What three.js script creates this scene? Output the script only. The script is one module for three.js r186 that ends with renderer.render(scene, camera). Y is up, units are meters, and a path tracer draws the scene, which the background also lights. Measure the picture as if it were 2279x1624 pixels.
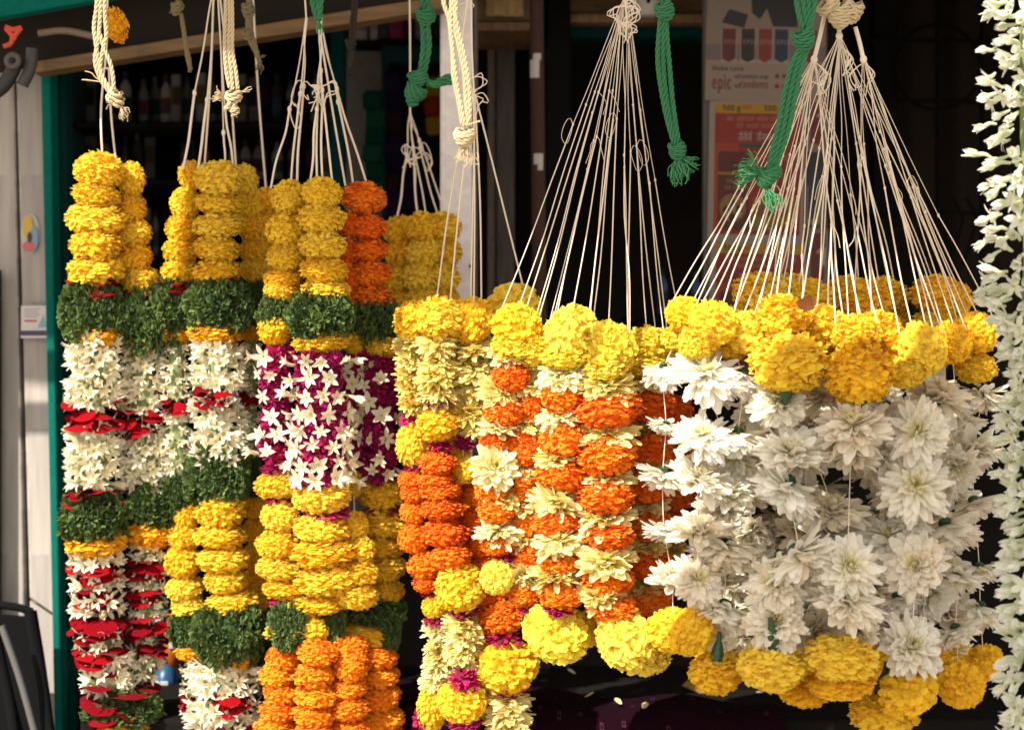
import * as THREE from 'three';
import { mergeGeometries } from 'three/addons/utils/BufferGeometryUtils.js';
import { RoundedBoxGeometry } from 'three/addons/geometries/RoundedBoxGeometry.js';

// ---------------------------------------------------------------- camera, sky, sun, exposure
const scene = new THREE.Scene();
const F = 4387, CX = 1139, CY = 812, EYE = 1.5;              // focal length and centre of the view, in units of the layout grid
const camera = new THREE.PerspectiveCamera(2 * Math.atan(CY / F) * 180 / Math.PI, 2278 / 1624, 0.1, 400);
camera.position.set(0, EYE, 0);
camera.lookAt(0, EYE, -1);
camera.focus = 2.46; camera.userData.fStop = 4.4;
const renderer = new THREE.WebGLRenderer({ antialias: true });
renderer.toneMapping = THREE.LinearToneMapping;
renderer.toneMappingExposure = 2.1;
renderer.shadowMap.enabled = true;
const SUN = new THREE.Vector3(-0.5, 0.75, 0.6).normalize();
{ // hazy warm daylight: pale blue overhead, cream towards the horizon, brighter round the sun
  const W = 256, H = 128, data = new Float32Array(W * H * 4);
  for (let y = 0; y < H; y++) for (let x = 0; x < W; x++) {
    const el = ((y + 0.5) / H - 0.5) * Math.PI, az = ((x + 0.5) / W - 0.5) * 2 * Math.PI;
    const d = new THREE.Vector3(Math.cos(el) * Math.cos(az), Math.sin(el), Math.cos(el) * Math.sin(az)), up = Math.max(0, Math.sin(el)), k = Math.pow(up, 0.55), glow = Math.pow(Math.max(0, d.dot(SUN)), 12) * 0.5;
    const c = [1 - 0.46 * k, 0.92 - 0.36 * k, 0.8 - 0.18 * k];
    data.set([c[0] + glow, c[1] + glow * 0.92, c[2] + glow * 0.8, 1].map((q, i) => i < 3 ? q * 0.92 : 1), (y * W + x) * 4);
  }
  const t = new THREE.DataTexture(data, W, H, THREE.RGBAFormat, THREE.FloatType);
  t.mapping = THREE.EquirectangularReflectionMapping; t.magFilter = THREE.LinearFilter; t.needsUpdate = true;
  scene.background = scene.environment = t;
}
const sun = new THREE.DirectionalLight(new THREE.Color(1, 0.92, 0.78), 4.6);
sun.position.copy(SUN).multiplyScalar(12).add(new THREE.Vector3(0, 1.2, -2.6));
sun.target.position.set(0, 1.2, -2.6);
sun.castShadow = true;
sun.shadow.mapSize.set(2048, 2048);
Object.assign(sun.shadow.camera, { left: -4, right: 4, top: 4, bottom: -4, near: 0.5, far: 40 });
sun.shadow.radius = 1;
scene.add(sun, sun.target);

// ---------------------------------------------------------------- helpers
let seed = 7;
const rnd = () => { seed = (seed * 1664525 + 1013904223) >>> 0; return seed / 4294967296; };
const rr = (a, b) => a + (b - a) * rnd();
const pick = (a) => a[Math.floor(rnd() * a.length)];
const V = (x, y, z) => new THREE.Vector3(x, y, z);
const at = (u, v, d) => V((u - CX) / F * d, EYE - (v - CY) / F * d, -d);   // a grid point at a distance, in metres
const m = (u, d) => u / F * d;                                             // a grid length at a distance, in metres
const used = {};
function numbered(name) { const n = used[name] ?? 0; used[name] = n + 1; return n ? `${name}_${String(n).padStart(3, '0')}` : name; }
function thing(name, label, category, pos, group) {
  const o = new THREE.Group();
  o.name = numbered(name); o.userData = { label, category };
  if (group) o.userData.group = group;
  if (pos) o.position.copy(pos);
  scene.add(o);
  return o;
}
function part(name, geo, mat, parent, pos) {
  const o = new THREE.Mesh(geo, mat);
  o.name = name; o.castShadow = o.receiveShadow = true;
  if (pos) o.position.copy(pos);
  parent.add(o);
  return o;
}
function struct(name, geo, mat, pos) {
  const o = part(numbered(name), geo, mat, scene, pos);
  o.userData.kind = 'structure';
  return o;
}
function single(name, label, category, geo, mat, pos, group) {
  const o = part(numbered(name), geo, mat, scene, pos);
  o.userData = { label, category };
  if (group) o.userData.group = group;
  return o;
}
function noiseTexture(size, f, contrast, base = 1, stretch = 1) {           // grey tileable value noise in three octaves
  const data = new Uint8Array(size * size * 4), grids = [];
  for (let o = 0; o < 4; o++) { const n = f * 2 ** o, g = []; for (let i = 0; i < n * n; i++) g.push(rnd()); grids.push([n, g]); }
  for (let y = 0; y < size; y++) for (let x = 0; x < size; x++) {
    let s = 0, a = 0.5;
    for (const [n, g] of grids) {
      const fx = x / size * n, fy = y / size * n / stretch, x0 = Math.floor(fx), y0 = Math.floor(fy), tx = fx - x0, ty = fy - y0;
      const q = (i, j) => g[((j % n) + n) % n * n + ((i % n) + n) % n];
      const sx = tx * tx * (3 - 2 * tx), sy = ty * ty * (3 - 2 * ty);
      s += a * ((q(x0, y0) * (1 - sx) + q(x0 + 1, y0) * sx) * (1 - sy) + (q(x0, y0 + 1) * (1 - sx) + q(x0 + 1, y0 + 1) * sx) * sy);
      a /= 2;
    }
    const k = Math.max(0, Math.min(255, 255 * (base - contrast * (1 - s / 0.94))));
    data.set([k, k, k, 255], (y * size + x) * 4);
  }
  const t = new THREE.DataTexture(data, size, size);
  t.wrapS = t.wrapT = THREE.RepeatWrapping; t.magFilter = THREE.LinearFilter; t.colorSpace = THREE.SRGBColorSpace; t.needsUpdate = true;
  return t;
}
const grime = noiseTexture(256, 16, 0.13), grain = noiseTexture(256, 16, 0.45, 1, 8), speckle = noiseTexture(256, 32, 0.6);
for (const t of [grime, grain, speckle]) t.repeat.set(7, 7);
const grainSoft = noiseTexture(256, 16, 0.22, 1, 10); grainSoft.repeat.set(5, 5);
const grainAcross = grain.clone(); grainAcross.rotation = Math.PI / 2; grainAcross.needsUpdate = true;
const std = (r, g, b, rough = 0.8, o = {}) => { const q = rough >= 0.9 ? new THREE.MeshPhysicalMaterial({ roughness: 1, specularIntensity: 0.12, ...o }) : new THREE.MeshStandardMaterial({ roughness: rough, ...o }); q.color.setRGB(r, g, b); return q; };
function petalMat(r, g, b, through = 0.35, rough = 0.75, spec = 0.35) {
  const q = new THREE.MeshPhysicalMaterial({ roughness: 1, transmission: through, thickness: 0, side: THREE.DoubleSide, vertexColors: true, specularIntensity: spec });
  q.roughness = rough; q.color.setRGB(r, g, b);
  return q;
}
// extruded outline given by grid points at distance d; thickness in metres goes away from the viewer
function slab(points, d, thick, bevel = 0.003) {
  const p = points.map(([u, v]) => at(u, v, d)), s = new THREE.Shape(p.map((q) => new THREE.Vector2(q.x, q.y)));
  const g = new THREE.ExtrudeGeometry(s, { depth: thick - 2 * bevel, bevelEnabled: bevel > 0, bevelThickness: bevel, bevelSize: bevel, bevelOffset: -bevel, bevelSegments: 2, curveSegments: 12 });
  g.translate(0, 0, -d - thick + bevel);
  return g;
}
const rect = (u0, v0, u1, v1, d, thick, bevel) => slab([[u0, v1], [u1, v1], [u1, v0], [u0, v0]], d, thick, bevel);
function tube(pts, r, seg = 0, radial = 5) {
  const c = new THREE.CatmullRomCurve3(pts, false, 'centripetal');
  return new THREE.TubeGeometry(c, seg || Math.max(4, pts.length * 4), r, radial, false);
}

// ---------------------------------------------------------------- petals: a small mesh builder
class Petals {
  constructor() { this.p = []; this.c = []; this.i = []; }
  // dir: where the petal grows, side: its width, both unit vectors
  add(o, dir, side, L, W, q) {
    const { nw = 3, nl = 2, bend = 0, cup = 0, ruf = 0, fr = 5, prof = fan, c0 = [1, 1, 1], c1 = c0, round = 0.2 } = q;
    const n = V().crossVectors(side, dir).normalize(), base = this.p.length / 3, ph = rnd() * 6.28;
    const c = o.clone(), step = L / nl, dcur = V(), ncur = V();
    for (let j = 0; j <= nl; j++) {
      const t = j / nl, a = bend * t;
      dcur.copy(dir).multiplyScalar(Math.cos(a)).addScaledVector(n, Math.sin(a));
      ncur.copy(n).multiplyScalar(Math.cos(a)).addScaledVector(dir, -Math.sin(a));
      if (j) c.addScaledVector(dcur, step);
      const w = W * prof(t);
      for (let i = 0; i <= nw; i++) {
        const s = (i / nw) * 2 - 1;
        const v = c.clone().addScaledVector(side, s * w).addScaledVector(dcur, -round * s * s * W * t)
          .addScaledVector(ncur, cup * s * s * w + ruf * W * t * t * Math.sin(fr * s + ph));
        this.p.push(v.x, v.y, v.z);
        const k = t * t;
        this.c.push(c0[0] + (c1[0] - c0[0]) * k, c0[1] + (c1[1] - c0[1]) * k, c0[2] + (c1[2] - c0[2]) * k);
      }
    }
    for (let j = 0; j < nl; j++) for (let i = 0; i < nw; i++) {
      const a = base + j * (nw + 1) + i, b = a + nw + 1;
      this.i.push(a, a + 1, b, a + 1, b + 1, b);
    }
  }
  // any indexed geometry in one colour
  solid(g, col) {
    const base = this.p.length / 3, P = g.attributes.position, idx = g.index;
    for (let k = 0; k < P.count; k++) { this.p.push(P.getX(k), P.getY(k), P.getZ(k)); this.c.push(...col); }
    if (idx) for (let k = 0; k < idx.count; k++) this.i.push(base + idx.getX(k));
    else for (let k = 0; k < P.count; k++) this.i.push(base + k);
  }
  build() {
    const g = new THREE.BufferGeometry();
    g.setAttribute('position', new THREE.Float32BufferAttribute(this.p, 3));
    g.setAttribute('color', new THREE.Float32BufferAttribute(this.c, 3));
    g.setIndex(this.i);
    g.computeVertexNormals();
    return g;
  }
}
const fan = (t) => 0.4 + 0.6 * t;
const spoon = (t) => [0.45, 0.75, 0.95, 1, 0.38][Math.min(4, Math.round(t * 4))];
const lance = (t) => [0.4, 0.85, 1, 0.75, 0.12][Math.min(4, Math.round(t * 4))];
const broad = (t) => [0.35, 0.75, 1, 1.02, 0.8][Math.min(4, Math.round(t * 4))];
const frame = (n) => { const s = Math.abs(n.y) > 0.95 ? V(1, 0, 0) : V(0, 1, 0); return V().crossVectors(s, n).normalize(); };
const turnAbout = (v, axis, a) => v.clone().applyAxisAngle(axis, a);
const many = (n, f) => Array.from({ length: n }, (_, k) => f(k));

// ruffled pompom of radius 1, threaded along y
function marigoldGeo(n, pw, ruf, jit) {
  const b = new Petals();
  b.solid(new THREE.IcosahedronGeometry(0.76, 2), [0.9, 0.8, 0.7]);
  for (let k = 0; k < n; k++) {
    const y = 1 - 2 * (k + 0.5) / n, r = Math.sqrt(1 - y * y), a = k * 2.39996 + rr(-0.15, 0.15);
    const p = V(r * Math.cos(a), y, r * Math.sin(a));
    const dir = p.clone().add(V(rr(-jit, jit), rr(-jit, jit), rr(-jit, jit))).normalize();
    const side = turnAbout(frame(dir), dir, rr(-0.8, 0.8));
    const tone = rr(0.92, 1.05), warm = rr(0.88, 1.04);
    b.add(p.multiplyScalar(rr(0.74 - jit * 0.35, 0.77)), dir, side, rr(0.27 - jit * 0.15, 0.31), pw * rr(0.85, 1.2),
      { nw: 3, nl: 2, bend: rr(0.6, 1.4) * (rnd() < 0.75 ? 1 : -1), cup: rr(-0.35, 0.35), ruf, fr: rr(2.5, 5), round: rr(0.3, 0.6), c0: [tone, 0.9 * tone, 0.8 * tone], c1: rnd() < 0.03 ? [tone * 0.72, tone * 0.5, tone * 0.5] : [tone, tone * warm, tone * warm] });
  }
  return b.build();
}
// chrysanthemum of radius 1, face towards +y; lift: how far its outer petals stand up, in radians
function mumGeo(lift, wide, yellowHeart, lop = 0) {
  const b = new Petals(), rows = [[20, lift - 0.25, 0.92, 1.1], [24, lift, 1, 1.05], [24, lift + 0.16, 0.95, 1], [22, lift + 0.34, 0.86, 0.95], [20, lift + 0.54, 0.75, 0.88], [18, lift + 0.76, 0.62, 0.78], [15, lift + 0.98, 0.5, 0.66], [14, 1.2, 0.44, 0.6], [12, 1.38, 0.4, 0.5], [8, 1.48, 0.38, 0.46]];
  rows.forEach(([n, e, L, w], row) => {
    for (let k = 0; k < n; k++) {
      const a = (k + rr(-0.38, 0.38)) / n * 6.2832 + row * 0.4, el = Math.min(1.5, e + rr(-0.3, 0.3) + lop * Math.sin(a + 1)), dir = V(Math.cos(a) * Math.cos(el), Math.sin(el), Math.sin(a) * Math.cos(el));
      let side = V(-Math.sin(a), 0, Math.cos(a));
      side = turnAbout(side, dir, rr(-0.7, 0.7));
      const heart = Math.min(1, Math.max(0, (row - 5) / 4)), t = rr(0.92, 1.03);
      const mix = (x, y) => x.map((q, i) => (q + (y[i] - q) * heart) * t);
      b.add(V(Math.cos(a) * 0.08, row * 0.025 - 0.05, Math.sin(a) * 0.08), dir, side, L * rr(0.76, 1.08), wide * w * rr(0.75, 1.15),
        { nw: 2, nl: 4, prof: spoon, bend: rr(-0.35, 0.8) * (row < 3 ? 1 : -0.9), cup: rr(0.15, 0.6), ruf: 0.06, round: 0.05, c0: mix([0.98, 0.97, 0.88], yellowHeart), c1: rnd() < 0.06 ? [0.93, 0.8, 0.64] : mix([1, 1, 1], [1, 1, 0.86]) });
    }
  });
  return b.build();
}
function calyxGeo() {
  const b = new Petals();
  b.solid(new THREE.SphereGeometry(0.2, 8, 5).scale(1, 0.8, 1).translate(0, -0.12, 0), [0.8, 0.9, 0.8]);
  for (let k = 0; k < 26; k++) {
    const a = k * 2.4, el = rr(-0.7, 0.1), dir = V(Math.cos(a) * Math.cos(el), Math.sin(el), Math.sin(a) * Math.cos(el));
    b.add(V(dir.x * 0.12, -0.14 + 0.1 * (k / 26), dir.z * 0.12), dir, V(-Math.sin(a), 0, Math.cos(a)), rr(0.14, 0.26), 0.06, { nw: 2, nl: 3, prof: lance, bend: rr(0.2, 0.9), c0: [1, 1, 1], c1: [1.1, 1.2, 1] });
  }
  return b.build();
}
// marigold bottom: a ribbed green cup on a stub of stem
function cupGeo() {
  const pts = [[0.0, 0.95], [0.09, 0.9], [0.12, 0.6], [0.2, 0.42], [0.3, 0.1], [0.33, -0.2], [0.3, -0.4]].map(([x, y]) => new THREE.Vector2(x, y));
  const g = new THREE.LatheGeometry(pts, 22), P = g.attributes.position;
  for (let k = 0; k < P.count; k++) { const a = Math.atan2(P.getZ(k), P.getX(k)), s = 1 + 0.1 * Math.cos(a * 9); P.setX(k, P.getX(k) * s); P.setZ(k, P.getZ(k) * s); }
  g.computeVertexNormals();
  return g;
}
// trumpet floret of length 1 growing along +y: pale tube, six petals
function floretGeo(open, len, wide, tubeLen, inCurl) {
  const b = new Petals(), bendX = rr(-0.12, 0.12), bendZ = rr(-0.12, 0.12);
  const pts = [V(0, 0, 0), V(bendX * 0.6, tubeLen * 0.5, bendZ * 0.6), V(0, tubeLen, 0)];
  const g = new THREE.TubeGeometry(new THREE.CatmullRomCurve3(pts), 4, 0.055, 6, false), P = g.attributes.position;
  for (let k = 0; k < P.count; k++) { const f = 0.8 + 0.9 * P.getY(k) / tubeLen; P.setX(k, P.getX(k) * f); P.setZ(k, P.getZ(k) * f); }
  b.solid(g, [0.86, 0.9, 0.68]);
  for (let k = 0; k < 6; k++) {
    const a = k / 6 * 6.2832 + rr(-0.15, 0.15), el = open + rr(-0.16, 0.16) + (k % 2) * 0.12, dir = V(Math.cos(a) * Math.cos(el), Math.sin(el), Math.sin(a) * Math.cos(el));
    const t = rr(0.94, 1.02);
    b.add(V(Math.cos(a) * 0.05, tubeLen - 0.02, Math.sin(a) * 0.05), dir, V(-Math.sin(a), 0, Math.cos(a)), len * rr(0.82, 1.12), wide * rr(0.8, 1.15),
      { nw: 2, nl: 4, prof: lance, bend: inCurl + rr(-0.4, 0.35), cup: rr(0.15, 0.5), ruf: 0.12, fr: 3, c0: [0.95 * t, 0.96 * t, 0.82 * t], c1: [t, t, t] });
  }
  b.solid(new THREE.IcosahedronGeometry(0.035, 0).translate(0, tubeLen + 0.03, 0), [0.85, 0.7, 0.25]);
  return b.build();
}
function budGeo() {
  const b = new Petals();
  const pts = [[0.03, 0], [0.04, 0.35], [0.07, 0.5], [0.15, 0.66], [0.16, 0.8], [0.09, 0.95], [0.0, 1.02]].map(([x, y]) => new THREE.Vector2(x, y));
  const g = new THREE.LatheGeometry(pts, 9), P = g.attributes.position, k0 = b.p.length;
  b.solid(g, [1, 1, 1]);
  for (let k = 0; k < P.count; k++) if (P.getY(k) < 0.45) { b.c[k0 + k * 3] = 0.6; b.c[k0 + k * 3 + 1] = 0.72; b.c[k0 + k * 3 + 2] = 0.38; }
  return b.build();
}
// collar of curled herb leaves round a drum of radius 1 and height 1 (y from -0.5 to 0.5)
function collarGeo(n) {
  const b = new Petals(), lumps = many(22, () => [rr(0, 6.28), rr(-0.5, 0.5), rr(0.25, 0.5), rr(0.05, 0.2)]);
  b.solid(new THREE.SphereGeometry(0.72, 18, 10).scale(1, 0.66, 1), [0.45, 0.5, 0.4]);
  for (let k = 0; k < n; k++) {
    const a = rr(0, 6.2832), edge = rnd(), y = rr(-0.54, 0.54);
    let r = 0.3 + 0.52 * Math.sqrt(Math.max(0, 1 - (y / 0.56) ** 2));
    let tint = 0;
    for (const [la, ly, lr, lh] of lumps) { const da = Math.atan2(Math.sin(a - la), Math.cos(a - la)), q = (da * da + (y - ly) ** 2 * 2) / (lr * lr); if (q < 1) { r += lh * (1 - q); tint += lh > 0.11 ? 0.5 : 0; } }
    const out = V(Math.cos(a), y * 0.9 + rr(-0.5, 0.6), Math.sin(a)).normalize(), o = V(Math.cos(a) * (r - 0.08), y, Math.sin(a) * (r - 0.08));
    if (k % 14 === 0) r += rr(0.06, 0.2);
    const tone = rr(0.5, 1.35), yel = rnd() < 0.08 ? 0.9 : tint * 0.3 + rr(0, 0.25), col = [tone * (1 + 0.9 * yel), tone * (1 + 0.45 * yel), tone * (1 - 0.1 * yel)];
    for (let j = 0; j < 4; j++) {
      const d = out.clone().add(V(rr(-0.9, 0.9), rr(-0.9, 0.9), rr(-0.9, 0.9))).normalize(), s = turnAbout(frame(d), d, rr(0, 3.14));
      b.add(o, d, s, rr(0.09, 0.24), rr(0.03, 0.075), { nw: 2, nl: 1, cup: rr(-0.8, 0.8), c0: col, c1: col, round: 0.6, prof: (t) => 0.35 + 0.65 * t });
    }
  }
  return b.build();
}
function rosePetalGeo() {
  const b = new Petals();
  b.add(V(0.1, 0, 0), V(1, 0, 0), V(0, 0, 1), 0.86, 0.72, { nw: 10, nl: 7, prof: (t) => Math.min(1, 0.3 + 1.7 * t - 0.95 * t * t), bend: rr(-0.7, 0.5), cup: rr(-0.2, 0.25), ruf: rr(0.07, 0.17), fr: rr(2, 4.2), round: 0.4, c0: [0.9, 0.9, 0.9], c1: [1, 1, 1] });
  return b.build();
}
// frilly aster disc of radius 1, threaded along y
function asterGeo(n) {
  const b = new Petals();
  b.solid(new THREE.IcosahedronGeometry(0.5, 1), [0.5, 0.5, 0.5]);
  for (let k = 0; k < n; k++) {
    const y = 1 - 2 * (k + 0.5) / n, r = Math.sqrt(1 - y * y), a = k * 2.39996 + rr(-0.3, 0.3), p = V(r * Math.cos(a), y, r * Math.sin(a));
    const dir = p.clone().add(V(rr(-0.4, 0.4), rr(-0.4, 0.4), rr(-0.4, 0.4))).normalize(), t = rr(0.75, 1.2);
    b.add(p.multiplyScalar(0.42), dir, turnAbout(frame(dir), dir, rr(-1, 1)), rr(0.42, 0.65), rr(0.09, 0.15), { nw: 2, nl: 2, bend: rr(-0.8, 0.8), cup: rr(-0.5, 0.5), c0: [t, t, t], c1: [t * 1.05, t, t * rr(0.9, 1.3)], prof: (q) => [0.5, 1, 0.7][Math.round(q * 2)] });
  }
  return b.build();
}

const G = {
  fine: many(5, () => marigoldGeo(520, 0.1, 0.24, 0.2)),
  coarse: many(6, () => marigoldGeo(420, 0.132, 0.36, 0.26)),
  open: many(8, (k) => mumGeo([-0.2, -0.05, 0.1, -0.3][k % 4], [0.14, 0.165, 0.15, 0.13][k % 4], [0.92, 0.9, 0.48], [0.1, 0.4, 0.25, 0.35, 0.5, 0.2, 0.1, 0.45][k])),
  skirt: many(5, (k) => mumGeo([0.3, 0.5, 0.4, 0.2, 0.6][k], [0.16, 0.15, 0.17, 0.15, 0.16][k], [0.92, 0.9, 0.48], 0.1 * k)),
  calyx: calyxGeo(), cup: cupGeo(),
  floret: many(4, () => floretGeo(0.95, 0.42, 0.085, 0.62, -0.3)),
  star: many(7, (k) => floretGeo([0.2, 0.4, 0.55, 0.3, 0.1, 0.7, 0.35][k], 0.5, [0.125, 0.11, 0.13, 0.1, 0.12, 0.115, 0.13][k], 0.3, [-0.1, -0.4, 0.3, -0.5, 0.2, -0.2, -0.3][k])),
  bell: many(3, () => floretGeo(1.2, 0.55, 0.15, 0.5, 0.35)),
  bud: many(3, () => floretGeo(1.42, 0.5, 0.17, 0.5, 0.3)),
  collar: many(3, () => collarGeo(700)),
  rosePetal: many(5, () => rosePetalGeo()),
  aster: many(3, () => asterGeo(110)),
};
const M = {
  yellow: [petalMat(0.92, 0.71, 0.045, 0.45), petalMat(0.91, 0.67, 0.035, 0.45), petalMat(0.93, 0.76, 0.075, 0.45), petalMat(0.9, 0.7, 0.05, 0.45), petalMat(0.92, 0.64, 0.025, 0.45)],
  lemon: [petalMat(0.9, 0.76, 0.07), petalMat(0.88, 0.75, 0.1)],
  gold: [petalMat(0.88, 0.48, 0.012), petalMat(0.88, 0.52, 0.015)],
  orange: [petalMat(0.86, 0.19, 0.005), petalMat(0.9, 0.25, 0.006), petalMat(0.88, 0.215, 0.006), petalMat(0.9, 0.28, 0.008)],
  amber: [petalMat(0.92, 0.33, 0.008), petalMat(0.92, 0.39, 0.01), petalMat(0.9, 0.31, 0.008)],
  white: [petalMat(0.9, 0.84, 0.74, 0.45), petalMat(0.92, 0.9, 0.86, 0.45), petalMat(0.93, 0.9, 0.83, 0.45), petalMat(0.91, 0.87, 0.79, 0.45)],
  lemonPale: [petalMat(0.88, 0.74, 0.24, 0.4), petalMat(0.88, 0.77, 0.32, 0.4)],
  pale: [petalMat(0.9, 0.8, 0.4, 0.4), petalMat(0.9, 0.83, 0.5, 0.4), petalMat(0.88, 0.76, 0.32, 0.4)],
  tube: [petalMat(0.9, 0.84, 0.72, 0.35), petalMat(0.88, 0.81, 0.67, 0.35)],
  jasmine: [petalMat(0.86, 0.86, 0.82, 0.4)],
  red: [petalMat(0.21, 0.003, 0.008, 0.2, 1, 0.06), petalMat(0.27, 0.004, 0.009, 0.2, 1, 0.06), petalMat(0.16, 0.003, 0.008, 0.2, 1, 0.06)],
  magenta: [petalMat(0.46, 0.01, 0.11, 0.25), petalMat(0.38, 0.008, 0.12, 0.25)],
  leaf: petalMat(0.075, 0.135, 0.04, 0.3),
  calyx: std(0.03, 0.07, 0.025, 0.7, { vertexColors: true }), cup: std(0.025, 0.06, 0.02, 0.6),
  string: std(0.74, 0.63, 0.51, 0.95), jute: std(0.5, 0.4, 0.25, 0.9), dull: std(0.2, 0.16, 0.09, 0.95), green: std(0.022, 0.15, 0.058, 0.8), greenFray: std(0.07, 0.26, 0.12, 0.9),
};

// ---------------------------------------------------------------- the setting: street, shop front, shop interior, awnings
const paint = (r, g, b, rough = 0.92) => std(r, g, b, rough, { map: grime, bumpMap: grime, bumpScale: 0.0006 });
const wood = (r, g, b, g0 = grain) => std(r, g, b, 0.65, { map: g0, bumpMap: g0, bumpScale: 0.0005 });
const S = {
  road: std(0.36, 0.32, 0.27, 0.95, { map: grime }), wallWhite: std(0.5, 0.45, 0.42, 0.92, { map: grainSoft }), teal: paint(0.004, 0.13, 0.105), tealDark: paint(0.003, 0.035, 0.035, 0.95),
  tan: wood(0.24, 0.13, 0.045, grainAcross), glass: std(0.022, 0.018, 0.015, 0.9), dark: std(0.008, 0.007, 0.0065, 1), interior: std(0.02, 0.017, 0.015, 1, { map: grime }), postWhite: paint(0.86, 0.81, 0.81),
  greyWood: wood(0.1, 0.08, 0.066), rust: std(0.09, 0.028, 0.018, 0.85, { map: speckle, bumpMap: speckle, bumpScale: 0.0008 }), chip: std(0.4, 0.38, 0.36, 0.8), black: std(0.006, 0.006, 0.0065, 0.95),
  muslin: (() => { const q = new THREE.MeshPhysicalMaterial({ roughness: 1, transmission: 0.85, thickness: 0, specularIntensity: 0.1, side: THREE.DoubleSide }); q.color.setRGB(0.93, 0.87, 0.76); return q; })(),
  canvas: (() => { const q = new THREE.MeshPhysicalMaterial({ roughness: 1, transmission: 0.2, thickness: 0, specularIntensity: 0.1, map: grime, side: THREE.DoubleSide }); q.color.setRGB(0.72, 0.64, 0.53); return q; })(), tin: std(0.3, 0.3, 0.3, 0.6, { map: grime }),
};
{ // street and the ground under the shop, one sheet
  const g = new THREE.PlaneGeometry(240, 240, 1, 1).rotateX(-Math.PI / 2), uv = g.attributes.uv;
  for (let k = 0; k < uv.count; k++) uv.setXY(k, uv.getX(k) * 20, uv.getY(k) * 20);
  struct('ground', g, S.road);
}
{ // the shop: closed room behind the front, open towards the street
  const box = (name, x0, y0, z0, x1, y1, z1, mat) => { const o = struct(name, new THREE.BoxGeometry(x1 - x0, y1 - y0, z1 - z0), mat, V((x0 + x1) / 2, (y0 + y1) / 2, (z0 + z1) / 2)); return o; };
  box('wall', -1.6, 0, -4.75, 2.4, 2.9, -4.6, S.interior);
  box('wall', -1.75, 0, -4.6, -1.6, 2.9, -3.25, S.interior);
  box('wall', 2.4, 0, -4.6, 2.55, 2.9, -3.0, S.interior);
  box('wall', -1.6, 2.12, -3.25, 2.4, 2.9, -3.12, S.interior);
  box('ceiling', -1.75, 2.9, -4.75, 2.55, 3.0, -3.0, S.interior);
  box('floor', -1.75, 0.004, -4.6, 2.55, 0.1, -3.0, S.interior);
}
{ // roof edge over the garlands: ragged tarpaulin, its outline decides how far the sun reaches in
  const sheet = (pts, y) => { const s = new THREE.Shape(pts.map(([x, z]) => new THREE.Vector2(x, -z))); return new THREE.ShapeGeometry(s).rotateX(-Math.PI / 2).translate(0, y, 0); };
  const eave = thing('shop_awning', 'weathered cream canvas awning reaching out from the shop roof above the garlands', 'awning', V(0, 2.6, 0));
  part('canvas', sheet([[-1.9, -3.0], [-1.9, -2.25], [-1.0, -2.16], [-1.02, -2.08], [-1.14, -1.94], [-0.97, -1.86], [-0.18, -1.53], [0.0, -1.6], [0.06, -1.86], [1.6, -1.8], [2.4, -1.8], [2.4, -3.0]], 0, 0.02), S.canvas, eave);
  part('rail', new THREE.CylinderGeometry(0.02, 0.02, 4.2, 8).rotateZ(Math.PI / 2), S.tan, eave, V(0.2, -0.03, -2.9));
  const cloth = thing('shade_cloth', 'small pale muslin shade cloth hung on cords in front of the awning', 'shade cloth', V(0, 2.2, 0));
  part('cloth', sheet([[-0.13, -1.71], [0.2, -1.74], [0.32, -1.15], [-0.5, -1.1], [-0.57, -1.45]], 0), S.muslin, cloth);
  for (const [x, z] of [[-0.13, -1.7], [0.19, -1.73]]) part('cord', tube([V(x, 0, z), V(x, 0.2, z - 0.06), V(x, 0.4, z - 0.14)], 0.003, 6, 5), S.tin, cloth);
  for (const [x, z] of [[0.31, -1.16], [-0.49, -1.11]]) part('pole', new THREE.CylinderGeometry(0.012, 0.012, 0.9, 8), S.tin, cloth, V(x, 0.45, z));
}
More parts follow.
